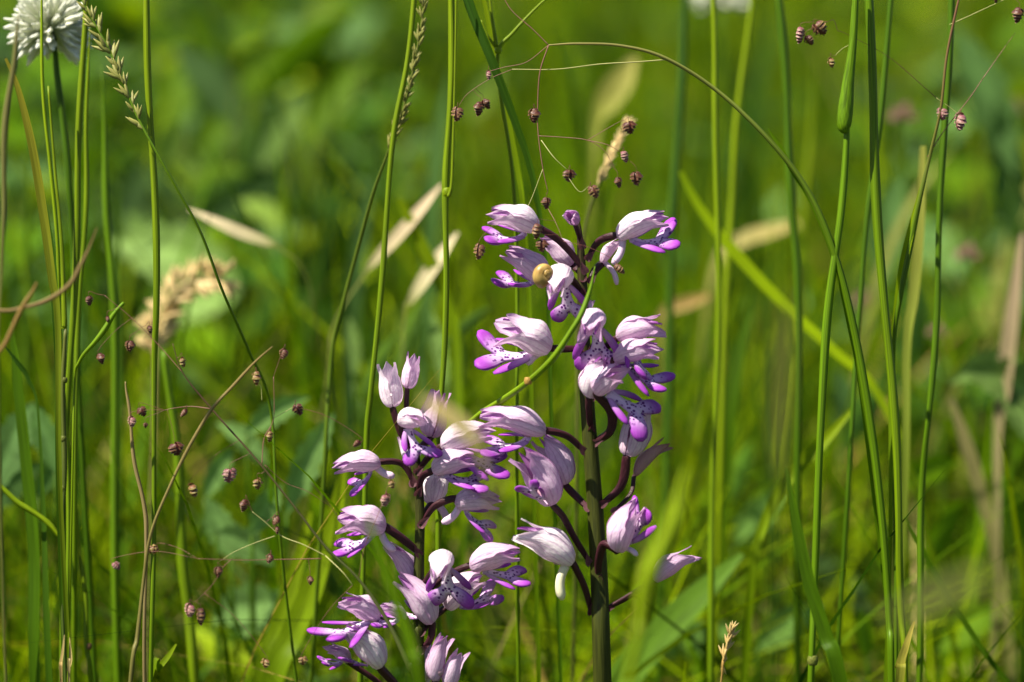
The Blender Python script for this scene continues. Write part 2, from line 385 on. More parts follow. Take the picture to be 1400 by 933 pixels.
def make_flower(plant, org, f):
    """f: b base pixel, t hood tip pixel, tw tip towards the lens (px), d depth (m), dn lip side of the hood, R fatness, lip (a0, a1, size) ..."""
    d = f.get('d', 0.0)
    base = at(*f['b'], d)
    tipv = pdir(f['t'][0] - f['b'][0], f['t'][1] - f['b'][1], f.get('tw', 0)) * S * 1.08
    L = np.linalg.norm(tipv); X = unit(tipv)
    dn = pdir(*f.get('dn', (0, 1, 0)))
    Zx = -unit(dn - np.dot(dn, X) * X); Yx = np.cross(Zx, X)
    Rr = L * f.get('R', 0.31) * 0.85
    kind = f.get('kind', 'open')
    tint, tip_c = f.get('tint', SEP), f.get('tipc', SEPP)
    o = link('flower', None, plant, base - org)
    W = lambda x, y, z: X * x[..., None] + Yx * y[..., None] + Zx * z[..., None]
    rs = random.Random(int(f['b'][0] * 7 + f['b'][1] * 13))
    def sepal(name, phi0, half, div, rad, t0=0.0, t1=1.0, c0=tint, c1=tip_c, nt=16, nu=9):
        t = np.linspace(0, 1, nt)[:, None]; u = np.linspace(-1, 1, nu)[None]
        tt = t0 + (t1 - t0) * t
        a = np.clip(tt / 0.40, 0, 1); rise = np.sqrt(np.clip(1 - (1 - a) ** 2, 0, 1))
        fall = 1 - 0.80 * np.clip((tt - 0.40) / 0.60, 0, 1) ** 1.5
        r = Rr * rad * rise * fall
        hw = half * np.where(tt < 0.5, 1.0, np.clip(1 - (np.clip(tt - 0.5, 0, 1) / 0.5) ** 1.7, 0, 1)) + 0.002
        r = r + Rr * div * np.clip((tt - 0.62) / 0.38, 0, 1) ** 1.8
        r = r * (1 + 0.05 * (1 - np.abs(u)) + 0.035 * np.sin(u * 5 + phi0 * 3 + tt * 7 + rs.random() * 6))
        r = r * (1 + 0.045 * np.sin(11 * tt + 2.5 * u + phi0 * 2)) + Rr * 0.15 * np.abs(u) ** 4 * sstep(0.12, 0.6, tt)
        hw = hw * (1 + .10 * np.sin(tt * 23 + phi0 * 5 + np.sign(u) * 1.3) * sstep(.3, .7, tt))
        ph = phi0 + hw * u
        x = tt * L * (1 + 0 * u); y = r * np.cos(ph); z = r * np.sin(ph) * 0.92 + 0.10 * L * np.sin(math.pi * np.clip(tt, 0, 1)) - 0.07 * L * tt ** 2
        V = W(x + 0 * y, y, z).reshape(-1, 3)
        k = sstep(0.62, 1.0, tt) * 0.75 + 0.35 * sstep(0.16, 0.0, tt) + 0.38 * np.abs(u) ** 4
        C = lerp(c0, c1, np.clip(k * f.get('tipk', 1.0), 0, 1)).reshape(-1, 3)
        T = np.stack(np.broadcast_arrays(u + phi0, tt * 2, np.full_like(tt, rs.random() * 9)), 2).reshape(-1, 3)
        F = [(i * nu + j, i * nu + j + 1, (i + 1) * nu + j + 1, (i + 1) * nu + j) for i in range(nt - 1) for j in range(nu - 1)]
        MB().add(V, F, C, T).build(name, M['sepal'], o)
    dv = 1.25 * f.get('div', 0.22); h = R(90)
    sepal('sepal', h, R(62), dv * rs.uniform(0.7, 1.3), 1.0, 0.0, 1.0)
    sepal('sepal', h + R(112), R(64), dv * rs.uniform(0.7, 1.5), 0.95, 0.0, rs.uniform(0.93, 1.03))
    sepal('sepal', h - R(112), R(64), dv * rs.uniform(0.7, 1.5), 0.95, 0.0, rs.uniform(0.93, 1.03))
    if kind != 'bud':
        pc = lerp(tint, SEPP, 0.8)
        sepal('petal', h + R(48), R(24), dv * 0.5, 0.74, 0.06, 0.96, pc, LIPP, 12, 5)
        sepal('petal', h - R(48), R(24), dv * 0.5, 0.74, 0.06, 0.96, pc, LIPP, 12, 5)
        ce, Fe = ellipsoid(W(np.array(0.26 * L), np.array(0.0), np.array(-0.10 * Rr)), X * 0.13 * L, Yx * 0.10 * L, Zx * 0.12 * L)
        MB().add(ce, Fe, (0.50, 0.30, 0.36)).build('column', M['lip'], o)
    if f.get('lip'):
        a0, a1, sz = f['lip']; K = 1.20 * sz * max(L, 0.0105) if kind != 'bud' else sz * L
        mb = MB(); lc = f.get('lipc', 1.0)
        o0 = np.array([0.22 * L, 0, -0.62 * Rr])
        s = np.linspace(0, 1, 11); ang = np.radians(a0 + (a1 - a0) * s)
        bl = 0.50 * K
        px = o0[0] + np.concatenate([[0], np.cumsum(np.cos(ang[1:]) * bl / 10)]); pz = o0[2] - np.concatenate([[0], np.cumsum(np.sin(ang[1:]) * bl / 10)])
        P = W(px, 0 * px, pz)
        w = K * (0.105 - 0.035 * np.sin(s * math.pi) + 0.085 * s ** 3)
        V, Fc, T = tube(P, w, np.full(11, K * 0.035), Yx, 10)
        edge = np.abs(T[:, 0]) ** 4; sv = T[:, 2]
        C = lerp(LIPW, LIPP, np.clip(0.5 * edge + 0.18 * sv * lc + 0.04, 0, 1)); al = (edge < 0.75) * sstep(0.05, 0.2, sv)
        mb.add(V, Fc, np.hstack([C, al[:, None]]), T)
        tg = unit(P[-1] - P[-2]); nrm = unit(np.cross(Yx, tg))
        def lobe(p0, dr, ln, w0, w1, w2, curl, c0, c1, dot=0.0, ns=9):
            q = np.linspace(0, 1, ns)
            PP = p0 + dr * (q * ln)[:, None] + curl * (q ** 2 * ln)[:, None]
            ww = np.interp(q, [0, 0.45, 0.75, 0.9, 1.0], [w0, w1, w2, w2 * 0.8, w2 * 0.35])
            sd = unit(np.cross(dr, nrm if abs(np.dot(dr, nrm)) < 0.9 else X))
            V, Fc, T = tube(PP, ww, ww * 0.36, sd, 10)
            kk = np.clip(sstep(0.1, 0.85, T[:, 2]) + 0.35 * np.abs(T[:, 0]) ** 4, 0, 1)
            C = lerp(c0, c1, kk); C = lerp(C, LIPD, 0.45 * np.abs(T[:, 0]) ** 6 * lc)
            mb.add(V, Fc, np.hstack([C, (dot * sstep(0.75, 0.3, T[:, 2]))[:, None]]), T)
        for sg in (-1, 1):
            sp = R(f.get('spread', 42) + rs.uniform(-7, 7))
            dr = unit(tg * math.cos(sp) + sg * Yx * math.sin(sp))
            lobe(P[-1] - tg * 0.06 * K + sg * Yx * 0.055 * K, dr, K * 0.36 * rs.uniform(0.9, 1.12), 0.09 * K, 0.13 * K, 0.125 * K,
                 sg * Yx * 0.10 + nrm * rs.uniform(-0.25, 0.25), lerp(LIPW, LIPP, 0.35), LIPP, 1.0)
            da = unit(tg * 0.55 + sg * Yx * rs.uniform(0.65, 0.95) + unit(P[1] - P[0]) * 0.35)
            lobe(P[1] + sg * Yx * 0.07 * K, da, K * 0.42 * rs.uniform(0.85, 1.1), 0.04 * K, 0.058 * K, 0.062 * K,
                 tg * 0.3 + nrm * rs.uniform(-0.2, 0.3), lerp(LIPW, LIPP, 0.55), LIPP)
        lobe(P[-1] - tg * 0.02 * K, tg, K * 0.10, 0.02 * K, 0.016 * K, 0.008 * K, tg * 0, LIPP, LIPD)   # the small tooth in the fork
        mb.build('lip', M['lip'], o)
    if f.get('spur'):
        v = pdir(*f['spur']) * S; q = np.linspace(0, 1, 9)
        PP = (X * 0.10 * L - Zx * 0.35 * Rr) + v * q[:, None] + unit(np.cross(v, Yx)) * (0.12 * np.linalg.norm(v) * np.sin(q * math.pi))[:, None]
        rr = np.interp(q, [0, 0.3, 0.85, 1], [0.0010, 0.0010, 0.0011, 0.0005]) * f.get('spurw', 1.0)
        V, Fc, T = tube(PP, rr, None, Yx, 8)
        MB().add(V, Fc, f.get('spurc', lerp(SEP, SEPP, 0.35)), T).build('spur', M['lip'], o)
    st = f['s']; n = len(st)
    P = [at(p[0], p[1], d * (i / max(n - 1, 1))) for i, p in enumerate(st)] + [base + X * 0.05 * L]
    P = spline(P, 6) - base
    q = np.linspace(0, 1, len(P))
    rr = np.interp(q, [0, 0.12, 0.5, 0.85, 1], [0.0006, 0.0008, 0.00100, 0.00090, 0.0007]) * f.get('sw', 1.0)
    V, Fc, T = tube(P, rr, None, None, 12, lambda th, t: 1 + 0.16 * np.cos(3 * th + 5 * t) + 0.05 * np.cos(6 * th + 10 * t))
    k = 0.5 + 0.5 * np.cos(3 * np.arctan2(T[:, 1], T[:, 0]) + 5 * T[:, 2])
    C = lerp(f.get('sc', MAR), MARL, k * 0.8)
    MB().add(V, Fc, C, T).build('ovary', M['ovary'], o)
    if f.get('bract', True):                          # small scale at the foot of the ovary
        dr = unit(P[min(5, len(P) - 1)] - P[0]); sd = unit(np.cross(dr, FW)); Pb = P[0] - dr * 0.0006 + np.outer(np.linspace(0, 1, 7), dr * 0.0036) + np.outer(np.linspace(0, 1, 7) ** 2, -sd * 0.0008)
        ww = np.array([0.0008, 0.0011, 0.0011, 0.0009, 0.0006, 0.0003, 0.00005])
        V, Fc, T = ribbon(Pb - FW * 0.0012, ww, sd, 0.5)
        MB().add(V, Fc, lerp(MARL * 1.2, np.array([.22, .10, .12]), rs.random() * 0.7), T).build('bract', M['dry'], o)
    return o

def orchid(label, stem_pts, flowers, group=None):
    P = [at(x, y, d) for x, y, w, d in stem_pts]; W_ = [w for x, y, w, d in stem_pts]
    low = P[0].copy(); foot = low.copy(); foot[2] = -0.01; foot[0] += 0.004
    mid = (low + foot) / 2; mid[0] += 0.002
    A = np.array([list(p) + [w * S / 2] for p, w in zip([foot, mid] + P, [W_[0] * 1.25, W_[0] * 1.12] + W_)])
    Q = spline(A, 10); org = foot.copy(); org[2] = 0.0
    plant = thing('orchid', org, label, 'orchid', group)
    V, F, T = tube(Q[:, :3], Q[:, 3], None, None, 14, lambda th, t: 1 + 0.05 * np.cos(5 * th + 3 * t) + 0.02 * np.cos(11 * th))
    zt = sstep(0.45, 1.0, T[:, 2])
    C = lerp(np.array([0.034, 0.040, 0.004]), np.array([0.030, 0.020, 0.007]), zt)
    MB().add(V - org, F, C, T).build('stem', M['orchid'], plant)
    for f in flowers: make_flower(plant, org, f)
    return plant

WH = lerp(SEP, SEPW, 0.8)
FR = [
    dict(b=(738, 313), t=(675, 293), tw=14, d=-.004, dn=(-.25, 1, -.5), R=.31, lip=(75, -5, .95), div=.3, tint=WH, s=[(800, 372), (780, 345), (760, 325), (740, 313)]),
    dict(b=(787, 306), t=(776, 294), tw=26, d=-.003, dn=(0, 1, .2), R=.36, tint=SEPP, tipc=SEP, div=.5, s=[(796, 338), (791, 320), (787, 307)], sw=.7),
    dict(b=(842, 325), t=(905, 297), tw=10, d=-.004, dn=(.1, 1, -.5), R=.27, lip=(55, 5, 1.05), div=.3, tint=WH, spur=(-14, 34, 4), s=[(803, 354), (818, 330), (842, 322)]),
    dict(b=(822, 362), t=(850, 326), tw=4, d=.003, dn=(.3, 1, 0), kind='bud', R=.2, spur=(16, 30, 2), spurw=.7, s=[(806, 386), (813, 372), (822, 362)], sw=1.1),
    dict(b=(750, 388), t=(696, 344), tw=6, d=.002, dn=(-.6, .8, -.5), R=.30, lip=(70, 20, .9), tint=lerp(SEP, SEPP, .2), s=[(797, 400), (772, 394), (750, 388)]),
    dict(b=(783, 364), t=(744, 326), tw=2, d=.005, dn=(-.5, .8, .3), R=.34, tint=SEP, s=[(798, 384), (792, 372), (783, 364)]),
    dict(b=(772, 370), t=(758, 400), tw=46, d=-.008, dn=(0, 1, .1), R=.35, lip=(92, 84, 1.15), tint=WH, tipk=.5, div=.1, s=[(797, 404), (786, 386), (772, 372)]),
    dict(b=(754, 478), t=(688, 448), tw=20, d=-.004, dn=(-.35, 1, -.7), R=.35, lip=(58, 14, 1.1), div=.62, tint=WH, spur=(-22, 18, 4), s=[(800, 476), (776, 478), (754, 476)]),
    dict(b=(815, 430), t=(806, 458), tw=46, d=-.012, dn=(0, 1, .1), R=.34, lip=(96, 86, 1.35), div=.45, s=[(803, 486), (818, 458), (816, 432)], lipc=1.2),
    dict(b=(842, 462), t=(899, 446), tw=24, d=-.006, dn=(.3, 1, .3), R=.30, lip=(82, 66, 1.1), div=.6, tint=lerp(SEP, SEPP, .15), lipc=1.2, s=[(804, 505), (822, 480), (842, 464)]),
    dict(b=(815, 536), t=(846, 508), tw=34, d=-.010, dn=(1, .45, .1), R=.38, lip=(86, 74, 1.5), div=.35, s=[(812, 606), (833, 590), (836, 562), (818, 540)], sw=1.3, spread=52, lipc=1.2),
    dict(b=(838, 492), t=(894, 476), tw=20, d=-.009, dn=(.4, 1, -.3), R=.30, lip=(75, 35, 1.15), div=.5, lipc=1.2, tint=lerp(SEP, SEPP, .2), s=[(808, 545), (824, 515), (838, 493)]),
    dict(b=(806, 545), t=(826, 492), tw=22, d=-.007, dn=(.5, .4, .6), R=.36, div=.4, tint=WH, s=[(808, 590), (806, 568), (806, 546)]),
    dict(b=(857, 626), t=(876, 556), tw=6, d=-.004, dn=(-.5, 0, 1), R=.31, div=.35, s=[(822, 690), (846, 668), (855, 645), (857, 627)], sw=1.25, tint=lerp(SEP, TAN, .12)),
    dict(b=(867, 652), t=(909, 606), tw=4, d=.004, dn=(.6, .6, .3), kind='bud', R=.17, div=1.0, tint=np.array([.50, .32, .30]), tipc=np.array([.25, .12, .07]), s=[(838, 700), (862, 676), (867, 653)], sw=.6),
    dict(b=(843, 756), t=(866, 690), tw=18, d=-.010, dn=(.7, .1, -.5), R=.30, lip=(40, -20, .85), div=.25, tint=lerp(SEP, SEPP, .15), spur=(20, 10, 6), spurw=.7, s=[(819, 796), (818, 768), (826, 744), (843, 752)], sw=1.2),
    dict(b=(748, 592), t=(662, 568), tw=14, d=-.004, dn=(-.2, 1, -.5), R=.23, lip=(80, 5, .85), div=.35, s=[(799, 618), (776, 596), (748, 589)], lipc=.5),
    dict(b=(757, 692), t=(717, 620), tw=22, d=-.006, dn=(-.5, .2, .8), R=.31, lip=(45, 15, .5), div=.3, tint=lerp(SEP, SEPP, .25), s=[(806, 770), (787, 738), (770, 706), (758, 693)], sw=.95),
    dict(b=(775, 664), t=(742, 600), tw=4, d=.003, dn=(-.5, .3, .6), R=.33, tint=lerp(SEP, SEPP, .2), s=[(805, 696), (792, 684), (775, 665)]),
    dict(b=(785, 772), t=(711, 726), tw=10, d=-.006, dn=(-.5, .9, .2), R=.28, div=.5, tint=SEPW, tipc=SEPW * .9, spur=(-4, 46, 0), spurw=1.25, spurc=np.array([.72, .68, .46]), s=[(808, 838), (800, 804), (786, 774)], sw=.95),
    dict(b=(893, 795), t=(946, 757), tw=6, d=-.003, dn=(.2, 1, .1), R=.24, div=.5, tint=lerp(SEP, SEPP, .4), kind='bud', s=[(826, 834), (858, 816), (893, 795)], sw=.85),
    dict(b=(799, 440), t=(808, 410), tw=-4, d=.006, kind='bud', R=.3, s=[(799, 460), (799, 450), (799, 440)], bract=False, sw=.7),
]
orchid('tall lilac and white orchid with a thick dark stem and a snail shell on it',
       [(823, 933, 25, 0), (819, 800, 24, 0), (813, 690, 22, 0), (804, 570, 20, 0), (798, 460, 17, 0), (796, 380, 13, 0), (793, 325, 8, 0), (791, 300, 3, 0)], FR)
FL = [
    dict(b=(538, 559), t=(529, 499), tw=4, d=-.002, dn=(0, 0, 1), kind='bud', R=.30, tint=WH, tipk=.4, div=.25, s=[(562, 612), (548, 592), (538, 560)], sw=.9),
    dict(b=(557, 533), t=(566, 487), tw=2, d=.002, dn=(0, 0, 1), kind='bud', R=.29, div=.35, s=[(562, 606), (556, 570), (557, 534)], sw=.7),
    dict(b=(549, 577), t=(578, 574), tw=40, d=-.008, dn=(.4, 1, .2), R=.33, lip=(78, 55, 1.15), tint=WH, tipk=.6, div=.15, lipc=1.3, spread=55, s=[(564, 610), (553, 595), (549, 578)]),
    dict(b=(602, 612), t=(669, 588), tw=14, d=-.004, dn=(.25, 1, -.5), R=.30, lip=(70, 25, 1.1), tint=WH, lipc=1.3, s=[(570, 646), (586, 624), (602, 612)]),
    dict(b=(588, 600), t=(602, 538), tw=-6, d=.005, dn=(.4, 0, 1), R=.34, tint=lerp(SEP, SEPP, .3), div=.3, s=[(566, 624), (578, 610), (588, 600)]),
    dict(b=(558, 633), t=(549, 599), tw=-2, d=.004, kind='bud', R=.3, tint=WH, s=[(565, 664), (560, 648), (558, 634)], sw=.7),
    dict(b=(522, 634), t=(461, 637), tw=8, d=-.002, dn=(-.1, 1, -.5), R=.28, lip=(80, 25, .75), spur=(24, 12, 0), s=[(567, 662), (550, 634), (522, 631)], sw=.9),
    dict(b=(590, 644), t=(645, 625), tw=15, d=-.006, dn=(.2, 1, -.5), R=.32, lip=(55, 22, 1.1), lipc=1.3, s=[(571, 676), (577, 652), (590, 644)], tint=lerp(SEP, SEPP, .1)),
    dict(b=(590, 690), t=(604, 648), tw=-26, d=.004, dn=(.3, .8, 0), kind='bud', R=.42, tint=WH, spur=(16, 28, 4), s=[(575, 720), (580, 704), (590, 690)]),
    dict(b=(621, 688), t=(679, 684), tw=10, d=-.003, dn=(.1, 1, -.5), R=.33, lip=(82, 30, .95), tint=lerp(SEP, SEPP, .2), spur=(-24, 22, 0), s=[(577, 716), (594, 692), (621, 682)]),
    dict(b=(529, 722), t=(468, 709), tw=10, d=-.004, dn=(-.2, 1, -.5), R=.37, lip=(62, 28, 1.0), div=.4, tint=lerp(SEP, SEPP, .15), spur=(20, 26, 2), s=[(574, 758), (553, 738), (529, 722)], sw=1.2),
    dict(b=(609, 758), t=(600, 786), tw=44, d=-.012, dn=(0, 1, .1), R=.34, lip=(93, 84, 1.3), tint=SEPW, tipk=.4, div=.1, spread=50, s=[(574, 806), (592, 780), (609, 760)]),
    dict(b=(641, 776), t=(706, 754), tw=8, d=-.004, dn=(.3, 1, -.5), R=.30, lip=(38, 30, .95), tint=lerp(SEP, SEPP, .15), s=[(575, 816), (610, 788), (641, 774)], sw=.9),
    dict(b=(608, 832), t=(656, 786), tw=8, d=.004, dn=(.8, .6, -.5), R=.32, lip=(55, 15, .95), tint=WH, s=[(574, 866), (590, 848), (608, 832)]),
    dict(b=(518, 846), t=(474, 820), tw=30, d=-.006, dn=(-.5, .9, .2), R=.32, lip=(52, 35, 1.3), div=.5, tint=lerp(SEP, SEPP, .1), s=[(572, 906), (544, 862), (518, 847)]),
    dict(b=(522, 914), t=(478, 858), tw=20, d=-.008, dn=(-.8, .4, .3), R=.31, lip=(38, 30, .55), tint=SEPW, div=.2, s=[(570, 990), (550, 948), (522, 915)], sw=1.2),
    dict(b=(592, 854), t=(549, 788), tw=10, d=-.002, dn=(-.8, .4, -.5), R=.28, lip=(70, 30, .65), tint=lerp(SEP, SEPP, .1), s=[(574, 890), (588, 874), (592, 855)]),
    dict(b=(566, 800), t=(534, 746), tw=6, d=.004, dn=(-.7, .4, .2), R=.26, tint=lerp(SEP, SEPP, .2), s=[(573, 832), (570, 815), (566, 801)]),
    dict(b=(614, 944), t=(630, 892), tw=8, d=-.003, dn=(.6, .3, .4), R=.26, kind='bud', div=.5, tint=lerp(SEP, SEPP, .1), s=[(572, 1004), (596, 975), (614, 945)]),
    dict(b=(578, 938), t=(590, 880), tw=4, d=.003, dn=(.3, .3, .6), R=.26, div=.4, tint=WH, s=[(572, 985), (574, 962), (578, 939)]),
    dict(b=(478, 905), t=(452, 884), tw=18, d=-.004, dn=(-.4, .9, -.2), R=.28, lip=(60, 20, .7), div=.5, tint=lerp(SEP, SEPP, .3), s=[(571, 985), (520, 935), (478, 906)], sw=.8),
    dict(b=(556, 846), t=(524, 828), tw=16, d=-.007, dn=(-.5, .8, -.2), R=.24, lip=(60, 20, .9), div=.4, tint=lerp(SEP, SEPP, .15), s=[(572, 892), (566, 866), (556, 847)], sw=.8),
    dict(b=(594, 934), t=(609, 872), tw=6, d=-.004, dn=(.6, .3, .4), R=.24, div=.5, tint=lerp(SEP, SEPP, .25), s=[(572, 1000), (584, 968), (594, 936)]),
]
orchid('shorter lilac orchid with two closed pale buds at its tip',
       [(573, 933, 17, .002), (572, 850, 16, 0), (573, 760, 14, 0), (574, 700, 13, 0), (569, 630, 12, 0), (562, 595, 9, 0), (558, 575, 5, 0)], FL)

# ------------------------------------------------------------------ snail shell
def snail_shell(px, py, d, r):
    c = at(px, py, d); mb = MB(); n, ns = 64, 12
    th = np.linspace(0, 2 * math.pi * 3.0, n); k = np.exp((th - th[-1]) * 0.17)
    ax = unit(pdir(0.42, -0.05, 0.85)); e1 = unit(pdir(0, 1, 0) - np.dot(pdir(0, 1, 0), ax) * ax); e2 = np.cross(ax, e1)
    P = (np.outer(np.cos(th) * k, e1) + np.outer(np.sin(th) * k, e2)) * r * 0.42 + np.outer((1 - k), ax) * r * 0.75
    V, F, T = tube(P, k * r * 0.60, k * r * 0.60, ax, ns)
    C = lerp(np.array([.44, .29, .085]), np.array([.30, .17, .04]), 0.5 + 0.5 * np.cos(T[:, 2] * 70))
    o = mb.add(V, F, C, T).build('snail_shell', M['shell'], None, (0, 0, 0))
    me = o.data
    v = np.empty(len(me.vertices) * 3, np.float32); me.vertices.foreach_get('co', v)
    o.location = c
    return tag(o, 'small round ochre snail shell clinging to the tall orchid', 'snail shell')
snail_shell(743, 374, -.014, 0.0042)

# ------------------------------------------------------------------ stems and blades
def root_path(pts, spread=0.0):
    """pts: (px, py, width px, depth m) from the top down; the last point is carried down to the soil."""
    A = []
    for x, y, w, d in pts:
        p = at(x, y, d); A.append([*p, w * S * (D + d) / D / 2])
    A = np.array(A)
    last = A[-1].copy(); drift = (A[-1, :3] - A[max(len(A) - 3, 0), :3])
    k = min(0.35, abs(drift[0]) / max(abs(drift[2]), 1e-4)) * np.sign(drift[0])
    foot = last.copy(); foot[2] = -0.012; foot[0] += k * last[2] * 0.5 + spread
    mid = last.copy(); mid[2] = last[2] * 0.5; mid[0] += k * last[2] * 0.33 + spread * .3
    return np.vstack([A, mid, foot]), foot

def stem(name, label, pts, col, col2=None, group=None, nodes=(), cat='grass stem', mat='stem', ns=8, sheaths=(), leaves=()):
    if max(p[0] for p in pts) < 128 and pts[0][3] > -.02:
        pts = [(x, y, w, d + .022) for x, y, w, d in pts]; nodes = [(x, y, w, d + .022, c) for x, y, w, d, c in nodes]; sheaths = [([(x, y, w, d + .022) for x, y, w, d in P], c) for P, c in sheaths]
    A, foot = root_path(pts); Q = spline(A, 7); org = np.array([foot[0], foot[1], 0.0])
    col2 = col if col2 is None else col2
    ph = foot[0] * 900; m = np.linspace(0, 1, len(Q)); Q[:, 0] += .00045 * np.sin(m * 17 + ph) * np.minimum(1, Q[:, 3] / .0008); Q[:, 3] *= 1 + .07 * np.sin(m * 31 + ph * 2)
    t = thing(name, org, label, cat, group)
    V, F, T = tube(Q[:, :3] - org, Q[:, 3] * .82, None, None, ns, lambda th, q: 1 + 0.06 * np.cos(4 * th))
    MB().add(V, F, lerp(col, col2, T[:, 2]) * 1.1, T).build('stalk', M[mat], t)
    for (x, y, w, d, c) in nodes:
        p = at(x, y, d) - org; ax = unit(at(x, y + 10, d) - at(x, y - 10, d))
        PP = p + np.outer(np.linspace(-1, 1, 7), ax) * w * S * 0.45
        V, F, T = tube(PP, np.array([.40, .45, .49, .51, .49, .45, .40]) * w * S, None, None, 8)
        MB().add(V, F, c, T).build('node', M[mat], t)
    for (P, c) in sheaths:
        B = np.array([[*(at(x, y, d) - org), w * S / 2] for x, y, w, d in P]); B = spline(B, 7)
        V, F, T = tube(B[:, :3], B[:, 3], B[:, 3] * .8, None, 8)
        MB().add(V, F, c, T).build('leaf_sheath', M['stem'], t)
    for (P, c, sd) in leaves:
        B = np.array([[*(at(x, y, d) - org), w * S / 2] for x, y, w, d in P]); B = spline(B, 7)
        V, F, T = ribbon(B[:, :3], B[:, 3], pdir(*sd), .35)
        MB().add(V, F, c, T).build('leaf', M['blade'], t)
    return t

def blade(name, label, pts, col, col2=None, group=None, mat='blade', cat='grass blade', side=(1, 0, .4), fold=.3, twist=0.0, root=True, ck=1.0):
    if root:
        A, foot = root_path(pts)
    else:
        A = np.array([[*at(x, y, d), w * S * (D + d) / D / 2] for x, y, w, d in pts]); foot = A[-1]
    Q = spline(A, 7); org = np.array([foot[0], foot[1], 0.0]); Q[:, 3] = np.maximum(Q[:, 3], 0.0001)
    V, F, T = ribbon(Q[:, :3] - org, Q[:, 3], pdir(*side), fold, 5, twist)
    o = MB().add(V, F, lerp(col, col if col2 is None else col2, np.clip(T[:, 2] * ck, 0, 1) ** (1 if ck == 1 else 2)), T).build(name, M[mat])
    o.location = org
    return tag(o, label, cat, group)

# ------------------------------------------------------------------ quaking grass
def spikelet_mesh(name, dark, pale, n=9, seed=0):
    rs = random.Random(seed); mb = MB()
    for i in range(n):
        q = i / (n - 1); sg = -1 if i % 2 else 1
        k = np.interp(q, [0, .25, .6, 1], [0.74, 1.0, 0.74, 0.26]) * rs.uniform(.9, 1.1)
        nu, nv = 6, 7; V, C, T = [], [], []
        zc = -0.10 - 0.66 * q
        for a in range(nv):
            v = a / (nv - 1)
            for b in range(nu):
                u = -1 + 2 * b / (nu - 1)
                ph = u * R(88); th = R(20) + v * R(78)
                fl = .88 + .34 * v ** 2; x = sg * (0.06 + 0.29 * k * fl * math.sin(th) * math.cos(ph)); y = 0.27 * k * math.sin(th) * math.sin(ph)
                z = zc + 0.17 * k * math.cos(th) - .03 * k * v ** 3 + rs.uniform(-.012, .012)
                V.append((x, y, z)); m = max(v ** 5, abs(u) ** 8 * .5)
                C.append(lerp(dark, pale, min(1, m * .9 + rs.uniform(0, .05)))); T.append((u, v, i * 1.7))
        F = [(a * nu + b, a * nu + b + 1, (a + 1) * nu + b + 1, (a + 1) * nu + b) for a in range(nv - 1) for b in range(nu - 1)]
        mb.add(V, F, C, T)
    ce, Fe = ellipsoid((0, 0, -0.42), (.20, 0, 0), (0, .20, 0), (0, 0, .36)); mb.add(ce, Fe, dark)
    return mb.data(name, M['spike'])
SPK = [spikelet_mesh('spikelet', np.array([.062, .009, .010]), np.array([.22, .12, .05]), 9, 1),
       spikelet_mesh('spikelet', np.array([.20, .06, .08]), np.array([.46, .32, .22]), 9, 2),
       spikelet_mesh('spikelet', np.array([.15, .055, .025]), np.array([.38, .34, .10]), 7, 3),
       spikelet_mesh('spikelet', np.array([.10, .028, .024]), np.array([.30, .20, .07]), 9, 4)]

def quaking(label, main, branches, spikes, root=True, col=np.array([.13, .045, .035]), col2=None, group=None):
    if root:
        A, foot = root_path(main)
    else:
        A = np.array([[*at(x, y, d), w * S / 2] for x, y, w, d in main]); foot = A[-1]
    org = np.array([foot[0], foot[1], 0.0]); Q = spline(A, 8)
    t = thing('quaking_grass', org, label, 'grass', group)
    V, F, T = tube(Q[:, :3] - org, Q[:, 3] * .82, None, None, 7)
    MB().add(V, F, lerp(col, col if col2 is None else col2, sstep(0, .55, T[:, 2])), T).build('stalk', M['stem'], t)
    pool = [Q[:int(len(Q) * (0.75 if root else 1)), :3]]
    for P, w, c in branches:
        B = spline(np.array([at(x, y, d) for x, y, d in P]), 8); pool.append(B)
        V, F, T = tube(B - org, np.interp(np.linspace(0, 1, len(B)), [0, 1], [w * .8, w * .5]) * S / 2, None, None, 6)
        MB().add(V, F, c, T).build('branch', M['hair'], t)
    allp = np.vstack(pool)
    rs = random.Random(len(label))
    for (x, y, h, d, var, rot) in spikes:
        hm = h * S; top = at(x, y, d) + UP * hm * .45
        axis = Quaternion(Vector(FW), R(rot)); topv = np.array(axis @ Vector(top - at(x, y, d))) + at(x, y, d)
        o = link('spikelet', SPK[var], t, topv - org)
        o.rotation_mode = 'QUATERNION'
        o.rotation_quaternion = axis @ Quaternion(Vector((0, 0, 1)), rs.uniform(0, 6.28)) 
        o.scale = (hm * rs.uniform(.85, 1.2), hm * rs.uniform(.85, 1.1), hm * rs.uniform(.95, 1.12))
        dd = np.linalg.norm(allp - topv, axis=1) + 0.6 * np.maximum(0, (topv - allp)[:, 2])
        a = allp[np.argmin(dd)]
        mid = (a + topv) / 2 + UP * np.linalg.norm(a - topv) * .10
        B = spline(np.array([a, mid, topv + np.array([0, 0, .0012]), topv - np.array([0, 0, .0006])]), 6)
        V, F, T = tube(B - org, 0.00006, None, None, 5)
        MB().add(V, F, np.array([.17, .06, .045]), T).build('pedicel', M['hair'], t)
    return t

